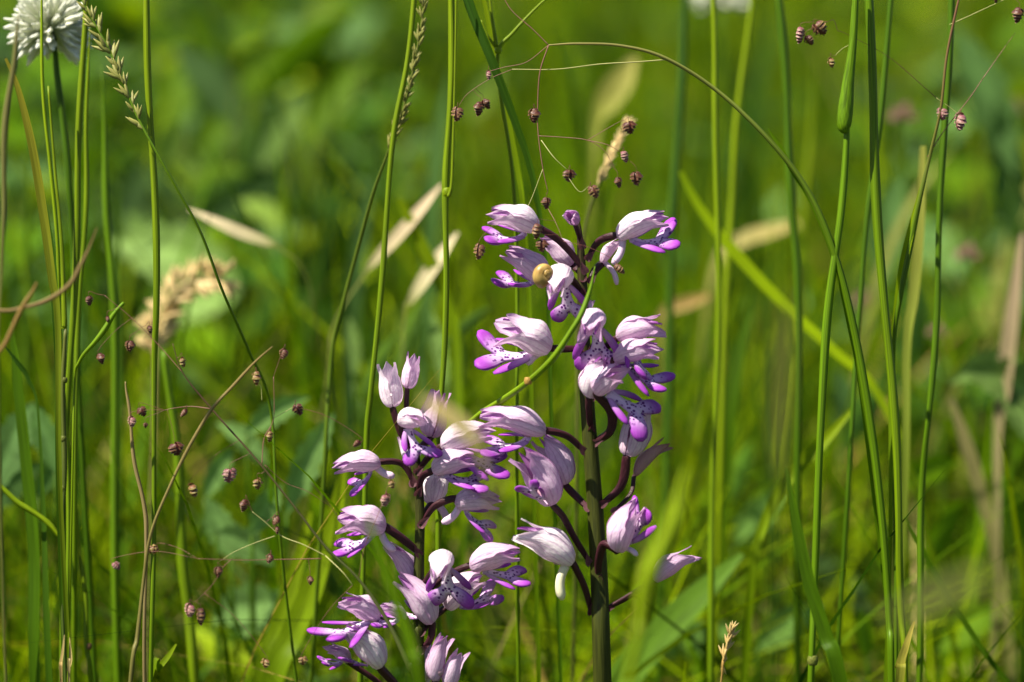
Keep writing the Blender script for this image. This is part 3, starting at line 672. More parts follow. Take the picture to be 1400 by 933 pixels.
PB = np.array([.20, .08, .06]); PS = np.array([.36, .34, .12])
quaking('long arching quaking grass hanging its brown spikelets over the tall orchid',
    [(750, 62, 2.6, -.004), (790, 60, 4, -.004), (850, 63, 5, -.003), (910, 80, 6.5, -.002), (980, 124, 7, 0), (1050, 190, 8, 0), (1105, 262, 10, .002), (1142, 350, 12, .004), (1170, 460, 13, .006), (1192, 590, 14, .008), (1208, 730, 13, .01), (1216, 850, 12, .012), (1219, 940, 12, .012)],
    [([(750, 62, -.004), (738, 100, -.004), (735, 150, -.004), (736, 185, -.005), (742, 230, -.006), (749, 262, -.006)], 2.0, PB),
     ([(750, 62, -.004), (728, 40, -.004), (700, 15, -.003), (685, -10, -.002)], 1.8, PB),
     ([(750, 62, -.004), (720, 85, -.002), (690, 92, -.001), (668, 98, 0)], 1.3, PB),
     ([(910, 82, -.002), (870, 85, -.003), (820, 88, -.003), (760, 95, -.003), (700, 95, -.002)], 2.2, PS),
     ([(736, 186, -.005), (770, 188, -.006), (803, 192, -.008), (825, 205, -.008), (836, 222, -.008)], 1.3, PB),
     ([(803, 192, -.008), (830, 198, -.01), (848, 208, -.01)], 1.2, PB), ([(803, 192, -.008), (832, 175, -.01), (850, 165, -.01)], 1.1, PB),
     ([(740, 192, -.005), (757, 215, -.008), (775, 232, -.008)], 1.5, PS),
     ([(775, 240, -.008), (792, 262, -.01), (805, 255, -.01)], 1.1, PS),
     ([(742, 232, -.006), (720, 285, -.006), (700, 292, -.004), (690, 278, -.004)], 1.1, PS),
     ([(700, 95, -.002), (670, 108, 0), (640, 128, 0), (627, 145, 0)], 1.1, PB),
     ([(749, 285, -.006), (760, 305, -.01), (770, 330, -.012)], 1.1, PB)],
    [(625, 157, 24, 0, 3, 4), (655, 150, 24, 0, 0, 10), (665, 143, 18, .003, 0, -35), (668, 104, 16, 0, 1, 0), (730, 160, 26, -.004, 0, 0), (861, 176, 22, -.01, 0, -12),
     (855, 216, 20, -.01, 1, -14), (870, 246, 25, -.01, 0, -4), (846, 251, 19, -.008, 0, -12), (778, 242, 22, -.008, 0, 6), (813, 264, 24, -.01, 3, -30), (747, 279, 20, -.006, 0, 0),
     (734, 317, 24, -.013, 3, 8), (655, 345, 26, -.004, 3, 6), (741, 338, 22, -.013, 0, 0), (848, 369, 22, -.012, 3, -50)],
    col=np.array([.26, .22, .07]), col2=GRN * 1.15)

quaking('wiry reddish quaking grass with scattered dark spikelets beside the shorter orchid',
    [(236, 470, 1.2, -.012), (250, 510, 1.8, -.012), (290, 560, 3, -.012), (350, 628, 3.4, -.014), (400, 690, 3.8, -.015), (445, 748, 4.5, -.016), (490, 792, 5, -.018), (530, 850, 7, -.02), (560, 915, 9, -.022), (575, 960, 9, -.022)],
    [([(288, 559, -.012), (262, 556, -.01), (240, 558, -.01), (225, 561, -.01)], 1.5, PB),
     ([(440, 764, -.016), (390, 765, -.016), (330, 766, -.018), (270, 764, -.02)], 1.4, PB),
     ([(318, 764, -.018), (306, 775, -.018), (290, 800, -.018), (268, 822, -.018)], 1.0, PB),
     ([(445, 760, -.016), (415, 745, -.016), (385, 733, -.014), (360, 712, -.014), (345, 700, -.014)], 1.6, PS),
     ([(376, 733, -.014), (350, 742, -.014), (320, 755, -.014), (300, 768, -.014)], 1.2, PS),
     ([(358, 636, -.014), (361, 600, -.013), (374, 572, -.012), (374, 515, -.012)], 1.6, PB),
     ([(374, 572, -.012), (392, 562, -.012), (402, 556, -.012)], 1.0, PS),
     ([(358, 548, -.012), (357, 530, -.012), (354, 526, -.012)], 1.0, PS),
     ([(362, 636, -.014), (390, 660, -.012), (420, 672, -.012), (448, 690, -.01)], 1.1, PB),
     ([(445, 760, -.016), (468, 782, -.02), (482, 800, -.02)], 1.8, PS),
     ([(250, 510, -.012), (215, 470, -.01), (180, 435, -.01), (143, 404, -.01)], 1.2, PB),
     ([(490, 792, -.018), (498, 750, -.022), (512, 715, -.022), (522, 690, -.02), (528, 672, -.02)], 1.1, PB),
     ([(484, 748, -.03), (470, 720, -.03), (450, 690, -.03), (425, 660, -.03)], 1.2, MAR * 2)],
    [(122, 412, 16, -.01, 0, 0), (138, 492, 20, -.01, 0, -16), (177, 475, 20, -.01, 0, 6), (147, 438, 12, -.01, 0, 0), (205, 452, 14, -.01, 0, -10), (250, 497, 18, -.012, 2, -10), (195, 564, 18, -.01, 0, -30), (180, 578, 18, -.01, 1, 0),
     (199, 582, 9, -.01, 0, 0), (250, 566, 17, -.01, 0, 40), (241, 616, 24, -.01, 0, -12), (313, 651, 24, -.014, 1, 10), (264, 672, 24, -.014, 2, -18), (334, 692, 20, -.014, 0, 15), (352, 663, 20, -.014, 2, 0),
     (350, 519, 24, -.012, 2, 0), (387, 485, 18, -.012, 0, 20), (408, 561, 20, -.012, 0, -26), (369, 598, 18, -.013, 2, 10), (487, 608, 16, -.012, 0, 50), (376, 713, 18, -.014, 0, 30), (379, 726, 13, -.014, 0, 0),
     (207, 752, 22, -.012, 2, 70), (160, 775, 16, -.012, 1, -40), (298, 783, 18, -.018, 0, 0), (259, 837, 24, -.018, 1, 4), (274, 844, 27, -.018, 3, 0), (368, 765, 16, -.016, 0, 20), (424, 795, 15, -.016, 0, 0),
     (414, 905, 16, -.016, 2, 0), (363, 909, 18, -.016, 2, 0), (536, 664, 16, -.02, 2, -15), (527, 685, 20, -.02, 1, 10)],
    col=np.array([.11, .05, .035]), col2=np.array([.07, .085, .02]))

quaking('quaking grass with rosy mauve spikelets among the tall straight stems',
    [(1318, -30, 3, .01), (1306, 20, 4, .01), (1294, 80, 4.5, .01), (1286, 150, 5, .01), (1272, 210, 6, .012), (1258, 270, 8, .012), (1246, 330, 10, .014), (1232, 400, 9, .014), (1222, 470, 7, .016), (1222, 600, 7, .02), (1225, 940, 7, .02)],
    [([(1298, 34, .01), (1325, 22, .01), (1355, 8, .01), (1385, -6, .01)], 1.4, PS), ([(1280, 134, .01), (1262, 118, .008), (1215, 78, .008), (1160, 48, .006), (1145, 42, .006)], 1.1, MAR * 2.5),
     ([(1145, 42, .006), (1140, 28, .006), (1132, 30, .006)], 1.0, MAR * 2.5), ([(1280, 134, .01), (1300, 148, .01), (1312, 158, .01)], 1.0, PS),
     ([(1268, 215, .012), (1290, 180, .012), (1325, 135, .012), (1342, 110, .012)], 1.8, PB), ([(1342, 110, .012), (1370, 70, .014), (1388, 45, .014)], 1.1, PB),
     ([(1160, 62, .006), (1150, 68, .006), (1142, 76, .006)], .9, PS)],
    [(1094, 50, 27, .006, 1, 8), (1107, 56, 18, .008, 0, -40), (1122, 40, 26, .006, 3, -50), (1137, 87, 18, .006, 2, -12), (1289, 158, 24, .01, 1, -8), (1313, 168, 29, .01, 1, 4), (1362, -1, 16, .01, 0, 0), (1392, 22, 26, .01, 0, 8), (545, 4, 20, .004, 2, 0)][:8],
    col=np.array([.20, .09, .05]), col2=GRN)

# ------------------------------------------------------------------ in-focus stems
SOFT = GRN * 1.25
stem('tall_grass', 'straight bright green stem passing behind the curled ochre straw', [(199, -20, 10, .004), (205, 120, 11, .004), (210, 260, 11, .004), (213, 420, 11, .004), (213, 520, 8, .006), (209, 700, 8, .006), (205, 960, 8, .006)], YEL * .95, GRN)
stem('tall_grass', 'upright pale green stem with a swollen joint, split sheath beside it', [(618, -20, 10, .012), (616, 80, 11, .012), (613, 180, 11, .012), (611, 262, 11, .012), (609, 350, 9, .012), (606, 480, 9, .012), (602, 620, 9, .012), (600, 940, 8, .014)], YEL, GRN,
     nodes=[(611, 263, 14, .012, YEL * 1.1)], sheaths=[([(624, -20, 3, .01), (622, 100, 3, .01), (618, 240, 4, .01), (613, 270, 5, .01)], YEL)])
stem('tall_grass', 'slightly leaning green stem close to the twiggy grass spike', [(566, -20, 8, .016), (555, 90, 9, .016), (541, 180, 9, .016), (528, 300, 9, .016), (517, 420, 9, .016), (508, 540, 9, .016), (501, 640, 9, .018), (490, 940, 9, .02)], YEL * .9, GRN)
stem('tall_grass', 'thick tall green stem with a pale lit edge beside the sheathed stem', [(1186, -20, 13, .008), (1192, 130, 14, .008), (1199, 260, 15, .008), (1211, 430, 14, .008), (1222, 580, 13, .008), (1230, 740, 12, .008), (1234, 840, 11, .01), (1236, 960, 10, .01)], GRN, YEL * .9)
stem('tall_grass', 'green stem wrapped in a swollen leaf sheath below its blade', [(1170, -20, 6, .004), (1165, 60, 6, .004), (1157, 178, 9, .004), (1148, 290, 12, .004), (1136, 400, 13, .004), (1127, 520, 13, .004), (1117, 660, 12, .004), (1112, 800, 11, .006), (1110, 950, 11, .006)], SOFT, GRN,
     nodes=[(1111, 903, 15, .005, OLV)], sheaths=[([(1171, -20, 7, .003), (1167, 50, 10, .003), (1160, 110, 16, .003), (1156, 150, 21, .003), (1154, 172, 19, .003), (1156, 182, 9, .003)], SOFT * .95)])
stem('tall_grass', 'dark green slender stem rising behind the rosy spikelets', [(1300, -20, 10, .03), (1294, 130, 11, .03), (1287, 280, 10, .03), (1280, 420, 10, .03), (1270, 560, 10, .03), (1261, 700, 10, .034), (1255, 940, 10, .034)], MID, GRN)
stem('tall_grass', 'thin dark stem tucked behind the thick lit stem', [(1222, -20, 9, .045), (1206, 120, 9, .045), (1194, 240, 9, .045), (1180, 370, 8, .045), (1170, 470, 8, .045), (1160, 700, 8, .045)], MID, MID)
stem('tall_grass', 'soft light green stem standing alone between tall orchid and arching grass', [(972, -20, 8, .075), (978, 120, 9, .075), (982, 300, 10, .075), (980, 480, 10, .075), (976, 680, 10, .075), (970, 950, 11, .075)], YEL * 1.1, GRN)
stem('tall_grass', 'faint yellow stem close beside the soft light stem', [(1030, -30, 5, .15), (1015, 100, 9, .15), (1003, 240, 10, .15), (992, 400, 10, .15), (985, 700, 10, .15)], YEL * 1.2, YEL)
stem('tall_grass', 'dim dark stem between the golden spike and soft light stem', [(938, -30, 10, .17), (930, 120, 13, .17), (922, 280, 14, .17), (914, 460, 13, .17), (908, 760, 12, .17)], DRK * 1.2, MID)
stem('tall_grass', 'faint mid green stem just beside the clover bundle', [(138, 90, 1, .08), (146, 260, 11, .08), (152, 380, 12, .08), (158, 560, 12, .08), (160, 900, 12, .08)], GRN * 1.2, GRN)
stem('tall_grass', 'second pale stem hugging the tall bundle stem', [(123, 30, 1, .01), (119, 180, 7, .01), (115, 300, 8, .01), (108, 460, 8, .01), (100, 700, 8, .01)], YEL, GRN)
stem('tall_grass', 'bluish dark green stem alone beneath the paired mauve spikelets', [(1064, -20, 13, .085), (1074, 130, 13, .085), (1084, 280, 14, .085), (1090, 420, 12, .085), (1092, 700, 12, .09)], MID, MID)
blade('long_grass', 'dark green folded blade slanting down towards the top of the tall orchid', [(625, -60, 16, .014), (645, 10, 15, .014), (675, 85, 14, .014), (705, 165, 12, .016), (725, 225, 10, .018), (738, 290, 8, .02), (750, 400, 7, .024), (755, 600, 6, .03)], DRK * 1.3, MID, side=(1, .4, .5), fold=.5)
blade('long_grass', 'pale narrow blade beside the dark folded blade', [(660, -10, 5, .03), (672, 50, 7, .03), (690, 140, 8, .03), (708, 230, 8, .03), (716, 290, 7, .03), (724, 420, 6, .034), (728, 600, 6, .034)], YEL, GRN)
stem('tall_grass', 'small forking green stalk with a yellowish joint above the dark folded blade', [(775, -25, 3, .02), (735, 10, 4, .02), (700, 45, 5, .02), (681, 70, 6, .02), (686, 130, 6, .022), (700, 240, 6, .024), (706, 420, 6, .028), (708, 700, 6, .028)], YEL, GRN, nodes=[(681, 69, 10, .019, YEL * 1.2)],
     sheaths=[([(668, -20, 3, .02), (672, 20, 4, .02), (679, 66, 6, .02)], YEL), ([(658, 28, 2, .02), (666, 48, 3, .02), (680, 68, 5, .02)], YEL)])
stem('tall_grass', 'bright green stem with an orange joint crossing in front of the tall orchid', [(813, 364, 2, -.020), (806, 402, 7, -.021), (797, 430, 9, -.022), (780, 455, 9.5, -.022), (754, 490, 10, -.020), (722, 521, 10, -.014), (690, 546, 10, -.006), (655, 570, 10, .006), (625, 600, 9, .014), (604, 680, 8, .018), (596, 800, 7, .018), (594, 960, 7, .018)], GRN * 1.15, YEL * 1.1,
     nodes=[(722, 521, 11, -.0145, np.array([.42, .25, .06]))])
# the bundle by the clover
stem('tall_grass', 'tall green stem through the bundle next to the clover head', [(117, -20, 10, -.004), (112, 120, 10, -.004), (107, 240, 11, -.004), (101, 380, 11, -.004), (94, 540, 10, -.004), (88, 700, 9, -.002), (82, 950, 8, 0)], YEL * .9, GRN)
stem('tall_grass', 'thin pale stem running up in front of the clover head', [(57, -20, 3, -.008), (60, 120, 6, -.008), (68, 230, 6, -.008), (78, 340, 6, -.008), (83, 440, 7, -.008), (88, 560, 7, -.006), (92, 700, 7, -.006), (94, 960, 6, -.006)], YEL * 1.3, GRN, sheaths=[([(66, 118, 3, -.01), (75, 230, 4, -.01), (84, 330, 5, -.01), (88, 435, 8, -.01), (87, 450, 7, -.01)], YEL)])
stem('tall_grass', 'knobbly dark stem with a beaded sheath low in the bundle', [(88, 450, 6, -.01), (88, 540, 8, -.01), (86, 640, 8, -.01), (86, 760, 7, -.01), (90, 960, 7, -.008)], OLV * .7, DRK, nodes=[(88, 520, 8.6, -.01, OLV * .8), (87, 600, 8.8, -.01, OLV * .8), (86, 668, 8.8, -.01, OLV * .8)])
blade('long_grass', 'bent green blade with orange spots leaning into the bundle', [(8, 80, 4, -.006), (25, 120, 8, -.006), (45, 200, 12, -.006), (60, 290, 13, -.006), (72, 380, 12, -.006), (80, 450, 9, -.006), (84, 700, 7, -.004)], np.array([.24, .21, .02]), GRN, side=(1, 0, .2), fold=.5)
blade('long_grass', 'dark inner blade of the bundle below the clover', [(48, 215, 4, .002), (62, 280, 12, .002), (74, 360, 15, .002), (78, 430, 12, .002), (80, 520, 8, .004), (82, 700, 8, .006)], DRK * 1.2, MID, side=(1, 0, .6), fold=.6)
stem('tall_grass', 'brownish blurred seed stalk leaning at the bundle edge', [(26, 20, 2, -.05), (18, 80, 8, -.05), (10, 160, 11, -.05), (5, 260, 9, -.05), (2, 360, 5, -.05), (0, 600, 5, -.05)], np.array([.17, .15, .05]), OLV, mat='dry', cat='seed stalk')
stem('straw', 'long bent brown straw crossing the bundle with a raised tip', [(132, 312, 1.5, -.06), (115, 355, 6, -.06), (98, 388, 8, -.06), (60, 412, 7, -.06), (20, 424, 6, -.06), (-30, 440, 6, -.06), (-60, 560, 6, -.06)], np.array([.20, .14, .05]), np.array([.26, .18, .07]), mat='dry', cat='straw')
stem('straw', 'short rusty straw stub crossing the long bent straw', [(50, 386, 2, -.065), (44, 398, 5, -.065), (30, 425, 7, -.065), (8, 465, 7, -.065), (-15, 520, 6, -.065), (-25, 700, 6, -.065)], TAN * .7, TAN * .6, mat='dry', cat='straw')
stem('tall_grass', 'cut green stub with a pale slanting end beside the bundle', [(170, 414, 5, -.008), (150, 440, 9, -.008), (128, 468, 8, -.008), (110, 495, 5, -.006), (101, 530, 4, -.004), (98, 700, 4, -.004)], SOFT, YEL)
stem('straw', 'pale stiff straw split at its top under the mauve spikelet', [(172, 522, 2, .004), (174, 545, 4.5, .004), (178, 580, 5, .004), (185, 630, 6, .004), (196, 690, 7, .004), (199, 760, 6, .004), (200, 960, 6, .006)], STR * .6, STR * .4, mat='dry', cat='straw')
stem('straw', 'long curved brown stalk crossing the wiry quaking grass', [(372, 474, 1.5, -.02), (350, 494, 3.5, -.018), (318, 530, 5, -.016), (288, 562, 5.5, -.016), (255, 615, 5.5, -.016), (230, 670, 5, -.016), (208, 730, 5, -.016), (196, 800, 6, -.014), (186, 870, 7, -.014), (176, 960, 7, -.014)], np.array([.24, .17, .06]), np.array([.13, .13, .03]), mat='stem', cat='stalk')
stem('tall_grass', 'light green stem end poking in from the bundle side, low down', [(84, 736, 6, .004), (60, 712, 9, .004), (30, 690, 9, .004), (-20, 668, 9, .004), (-50, 800, 9, .004)], YEL * 1.1, GRN)
stem('tall_grass', 'stem with a brown joint low between bundle and curved stalk', [(104, 690, 6, .014), (110, 760, 7, .014), (116, 830, 8, .014), (121, 890, 8, .014), (124, 960, 8, .016)], YEL * .9, GRN, nodes=[(121, 884, 10, .014, BRN)])
blade('long_grass', 'small bright blade tip standing beside the curved brown stalk', [(241, 881, 3, .01), (230, 898, 8, .01), (215, 918, 9, .01), (203, 945, 8, .01)], YEL, GRN)
blade('straw', 'two-pronged papery husk low in the bundle', [(95, 872, 1, -.012), (97, 900, 5, -.012), (94, 918, 5, -.012), (94, 950, 3, -.012)], STR, STR * .7, mat='dry', cat='husk')
blade('straw', 'thin bleached husk beside the two-pronged one', [(88, 868, 1, -.013), (86, 890, 4, -.013), (83, 915, 5, -.013), (84, 960, 4, -.013)], STR * .8, TAN, mat='dry', cat='husk')
blade('long_grass', 'wide dark blade curving at the bundle foot', [(15, 440, 6, .04), (25, 520, 16, .04), (38, 640, 20, .04), (48, 760, 20, .04), (50, 960, 18, .04)], MID, MID, side=(1, 0, .5))
blade('long_grass', 'dark pointed blade across the light stem end', [(5, 472, 2, .03), (28, 500, 8, .03), (40, 520, 7, .03), (52, 560, 4, .03), (60, 700, 8, .03), (70, 960, 12, .03)], DRK, MID)
stem('tall_grass', 'soft broad green stem behind the curved brown stalk', [(225, 480, 8, .07), (238, 580, 14, .07), (246, 700, 16, .07), (256, 820, 17, .07), (266, 960, 17, .07)], GRN, YEL)
blade('long_grass', 'dark blade slanting out of the frame bottom below the straight stems', [(1238, 708, 2, .05), (1262, 755, 7, .05), (1300, 820, 8, .05), (1345, 890, 8, .05), (1400, 965, 8, .05), (1450, 1060, 8, .05)], MID, MID, side=(1, -.6, .3))
blade('long_grass', 'broad dark green blade curving past the jointed sheathed stem', [(1075, 640, 4, -.03), (1090, 720, 14, -.03), (1108, 800, 18, -.03), (1130, 870, 20, -.03), (1155, 960, 20, -.03)], MID, MID, side=(1, -.3, .4))
blade('long_grass', 'yellowed blade at the foot of the thick lit stem', [(1250, 850, 3, .004), (1240, 880, 9, .004), (1230, 915, 13, .006), (1226, 960, 12, .006)], np.array([.42, .33, .07]), YEL)
blade('long_grass', 'short green leaf splitting off the arching quaking grass stem', [(1050, 176, 1.5, .002), (1066, 200, 6, .002), (1085, 235, 8, .002), (1110, 275, 9, .003), (1138, 345, 8, .005), (1160, 440, 6, .008), (1185, 600, 5, .012)], GRN * 1.2, GRN)
blade('long_grass', 'vivid green narrow blade next to the rosy spikelet stalk', [(1266, 235, 3, .014), (1252, 290, 9, .014), (1240, 340, 12, .014), (1232, 380, 11, .016), (1224, 440, 8, .018), (1218, 520, 6, .02), (1216, 800, 6, .02)], YEL * 1.3, GRN, side=(1, .3, .6))
blade('long_grass', 'pale hazy blade standing behind the vivid narrow blade', [(1262, 200, 8, .07), (1258, 300, 14, .07), (1250, 400, 15, .07), (1240, 480, 12, .07), (1236, 700, 10, .07)], lerp(YEL, STR, .35), GRN)

# ------------------------------------------------------------------ grass seed spikes
def seed_mesh(name, c0, c1):
    q = np.linspace(0, 1, 9); P = np.stack([0 * q, 0 * q, q], 1)
    mb = MB()
    for a, k, off in ((0, 1.0, 0.0), (R(24), .8, .12), (R(-24), .8, .2)):
        d = np.array([math.sin(a), 0, math.cos(a)])
        V, F, T = tube(np.outer(q * .8 * k, d) + np.array([0, 0, off]), np.interp(q, [0, .3, .7, 1], [.03, .10, .07, .008]) * k, None, None, 7)
        mb.add(V, F, lerp(c0, c1, T[:, 2]), T)
    return mb.data(name, M['spike'])
SEED = {'green': seed_mesh('spikelet', OLV * .9, np.array([.30, .28, .07])), 'olive': seed_mesh('spikelet', np.array([.14, .16, .05]), np.array([.26, .24, .09])), 'straw': seed_mesh('spikelet', TAN, STR), 'gold': seed_mesh('spikelet', GLD, GLD * 1.25)}

def seed_grass(label, path, n, size, kind, spread, col, col2, k0=0.0, k1=0.5, group=None):
    A, foot = root_path(path); Q = spline(A, 10); org = np.array([foot[0], foot[1], 0.0])
    t = thing('seed_grass', org, label, 'grass', group)
    V, F, T = tube(Q[:, :3] - org, Q[:, 3], None, None, 7)
    MB().add(V, F, lerp(col, col2, T[:, 2]), T).build('stalk', M['stem'], t)
    vis = Q[:int(len(Q) * (len(path) - 1) / (len(A) - 1)), :3]
    rs = random.Random(n * 13)
    for i in range(n):
        q = k0 + (k1 - k0) * (i + .5) / n; j = int(q * (len(vis) - 2)); p = vis[j]; up = unit(vis[j] - vis[j + 1])
        sd = unit(np.cross(up, FW)) * (1 if i % 2 else -1) * rs.uniform(.5, 1.2) + FW * rs.uniform(-.7, .7)
        dr = unit(up + sd * spread)
        o = link('spikelet', SEED[kind], t, p - org); o.rotation_mode = 'QUATERNION'
        o.rotation_quaternion = Vector((0, 0, 1)).rotation_difference(Vector(dr)) @ Quaternion(Vector((0, 0, 1)), rs.uniform(0, 6))
        s = size * S * rs.uniform(.75, 1.2); o.scale = (s, s, s)
    return t
seed_grass('twiggy olive grass spike climbing beside the leaning green stem', [(584, -30, 2.5, .02), (575, 40, 3, .02), (564, 100, 3, .02), (548, 160, 3.5, .022), (530, 210, 4, .026), (510, 265, 5, .032), (488, 345, 6, .04), (468, 420, 6, .045), (452, 500, 6, .05), (440, 700, 6, .05)], 34, 24, 'green', .32, OLV, GRN, 0.0, .46)
seed_grass('nodding green grass spike with open spikelets next to the clover', [(104, -14, 2, .006), (128, 30, 2.5, .004), (150, 70, 3, .002), (168, 112, 3.2, 0), (188, 160, 3.5, -.002), (212, 205, 3.5, -.004), (240, 255, 4, -.004), (275, 320, 4, -.002), (305, 400, 4, .002), (340, 480, 4, .01), (370, 560, 4, .02), (385, 760, 4, .02)], 20, 34, 'green', .42, GRN, GRN, 0.0, .42)
seed_grass('small dry tan grass spike poking up by itself below the tall orchid', [(1000, 862, 1.5, -.008), (994, 885, 2.5, -.008), (987, 910, 3, -.008), (983, 960, 3, -.008)], 9, 26, 'straw', .25, TAN, TAN, 0, 1)
seed_grass('golden dry grass spike standing behind the top of the tall orchid', [(853, 178, 2, .07), (838, 210, 4, .07), (822, 245, 5, .07), (808, 280, 5, .07), (797, 330, 5, .07), (790, 420, 5, .07), (788, 700, 5, .07)], 26, 27, 'gold', .22, OLV, OLV * .5, 0, .42)

# ------------------------------------------------------------------ clover heads
def floret_mesh(name, c0, c1):
    mb = MB(); q = np.linspace(0, 1, 8)
    V, F, T = tube(np.stack([.05 * np.sin(q * 3), 0 * q, q], 1), np.interp(q, [0, .3, .75, 1], [.06, .075, .12, .03]), np.interp(q, [0, .3, .75, 1], [.06, .075, .07, .02]), (1, 0, 0), 8); mb.add(V, F, lerp(c0, c1, T[:, 2]), T)
    for sg in (-1, 1):
        V, F, T = tube(np.stack([sg * .11 * q + .02, .06 * q, .25 + .55 * q], 1), np.interp(q, [0, .6, 1], [.03, .065, .02]), .02, (1, 0, 0), 6); mb.add(V, F, c1, T)
    return mb.data(name, M['white'])
FLW = floret_mesh('floret', np.array([.55, .62, .35]), np.array([.80, .80, .72])); FLP = floret_mesh('floret', np.array([.26, .17, .08]), np.array([.42, .22, .20]))

def clover(label, cx, cy, r, d, n, mesh, stempts, lo=-.6, group=None, name='clover'):
    c = at(cx, cy, d); k = (D + d) / D; A, foot = root_path(stempts); Q = spline(A, 8); org = np.array([foot[0], foot[1], 0.0])
    t = thing(name, org, label, 'clover' if name == 'clover' else 'flower', group)
    V, F, T = tube(Q[:, :3] - org, Q[:, 3], None, None, 8); MB().add(V, F, MID * 1.1, T).build('stem', M['stem'], t)
    ce, Fe = ellipsoid(c - org, RT * r * S * k * .22, FW * r * S * k * .22, UP * r * S * k * .30); MB().add(ce, Fe, DRK).build('core', M['stem'], t)
    rs = random.Random(n)
    for i in range(n):
        z = lo + (1 - lo) * (i + .5) / n; a = i * 2.39996 + rs.uniform(-.2, .2); q = math.sqrt(1 - z * z)
        dr = unit(RT * q * math.cos(a) + FW * q * math.sin(a) + UP * z); s = r * S * k * rs.uniform(.78, 1.02) * .85
        o = link('floret', mesh, t, c + dr * r * S * k * .15 - org); o.rotation_mode = 'QUATERNION'
        o.rotation_quaternion = Vector((0, 0, 1)).rotation_difference(Vector(dr)) @ Quaternion(Vector((0, 0, 1)), rs.uniform(0, 6)); o.scale = (s * .88, s * .88, s)
    return t
clover('white clover head with drooping lower florets', 69, 40, 66, .044, 112, FLW, [(74, 60, 7, .046), (79, 110, 9, .046), (88, 180, 9, .046), (95, 260, 9, .046), (100, 340, 8, .048), (106, 500, 8, .05)], -.75)
clover('hazy white clover head far behind the soft light stem', 985, -2, 46, .40, 46, FLW, [(985, 20, 6, .40), (990, 120, 6, .40), (992, 300, 6, .40)], -.4)
for k, (lab, cx, cy, r, d) in enumerate([('hazy dull pink flower head between thick lit stem and rosy spikelets', 1236, 160, 26, .16), ('hazy pink oval flower head beyond the dark slender stem', 1324, 350, 24, .14),
                                    ('blurred russet flower head low behind the thick lit stem', 1180, 415, 22, .2), ('blurred russet flower head behind the dark slender stem', 1282, 455, 18, .14), ('tiny hazy orange flower head by the bleached pink straw', 1388, 150, 20, .2)]):
    d *= 1.9; r *= .85
    clover(lab, cx, cy, r, d, 22, FLP, [(cx, cy + 10, 6, d), (cx + 4, cy + 120, 6, d), (cx + 8, cy + 300, 6, d)], -.4, None, 'flower_head')

# ------------------------------------------------------------------ hazy straws, blades and herb leaves behind
blade('straw', 'pale straw spike lying aslant behind the thin nodding stalk', [(258, 286, 3, .14), (290, 299, 15, .14), (330, 316, 21, .14), (365, 330, 15, .14), (385, 341, 4, .14), (420, 380, 3, .14), (450, 520, 3, .14)], np.array([.66, .55, .34]), OLV, mat='dry', cat='straw', side=(.3, 1, .7), ck=2.2)
blade('straw', 'slanting pinkish straw spike behind the leaning green stem', [(604, 252, 3, .14), (576, 286, 16, .14), (542, 326, 19, .14), (512, 358, 13, .14), (494, 382, 4, .14), (455, 450, 3.5, .14), (440, 560, 3.5, .14)], np.array([.66, .55, .34]) * np.array([1, .92, .95]), OLV, mat='dry', cat='straw', side=(1, 1, .7), ck=2.2)
blade('straw', 'bright cream straw spike behind the jointed pale stem', [(626, 318, 3, .14), (604, 348, 18, .14), (580, 384, 21, .14), (562, 412, 12, .14), (553, 435, 4, .14), (546, 600, 3.5, .14)], np.array([.66, .55, .34]) * 1.12, OLV, mat='dry', cat='straw', side=(1, 1, .7), ck=2.2)
seed_grass('curled ochre straw with a ragged drooping head', [(304, 380, 2, .15), (276, 381, 5, .15), (246, 394, 7, .15), (224, 424, 8, .15), (214, 460, 7, .15), (213, 500, 6, .15), (211, 600, 5, .15), (206, 720, 5, .15), (202, 960, 5, .15)], 34, 50, 'gold', 1.3, GLD, OLV, 0.0, .62)
blade('straw', 'bent yellow straw leaf behind the soft light stem', [(1092, 306, 14, .30), (1050, 317, 27, .30), (1012, 330, 26, .30), (985, 350, 16, .30), (965, 420, 8, .30), (950, 560, 8, .30)], np.array([.34, .28, .08]), OLV, mat='dry', cat='straw', side=(.2, 1, .9), fold=.1, ck=1.6)
blade('straw', 'small tan leaf scrap behind the tall orchid flowers', [(970, 404, 6, .26), (942, 414, 19, .26), (914, 424, 17, .26), (902, 446, 7, .26), (898, 560, 5, .26)], TAN * .9, OLV, mat='dry', cat='straw', side=(.3, 1, .3))
blade('straw', 'broad bleached pink straw standing beyond the last stems', [(1398, 320, 6, .17), (1384, 430, 20, .17), (1372, 530, 22, .17), (1364, 600, 12, .17), (1362, 800, 8, .17)], np.array([.36, .26, .16]), OLV, mat='dry', cat='straw')
blade('straw', 'hazy grey straw leaning beside the bleached pink one', [(1300, 545, 6, .17), (1322, 610, 18, .17), (1346, 690, 18, .17), (1366, 780, 16, .17), (1385, 950, 12, .17)], np.array([.22, .19, .07]), OLV, mat='dry', cat='straw', side=(1, -.4, .2))
blade('straw', 'yellow leaf tip glowing high behind the golden spike', [(868, 78, 10, .30), (850, 110, 36, .30), (830, 140, 36, .30), (815, 175, 14, .30), (805, 300, 8, .30)], np.array([.42, .38, .10]), YEL, cat='leaf', side=(1, 1, .2))
blade('long_grass', 'bright slanting blade crossing behind the soft light stem', [(930, 235, 8, .12), (960, 290, 18, .12), (1010, 352, 22, .12), (1075, 420, 20, .12), (1140, 480, 18, .12), (1200, 540, 16, .12), (1260, 700, 12, .12)], YEL * 1.9, YEL * 1.6, side=(1, -1, -1.2), fold=.05)
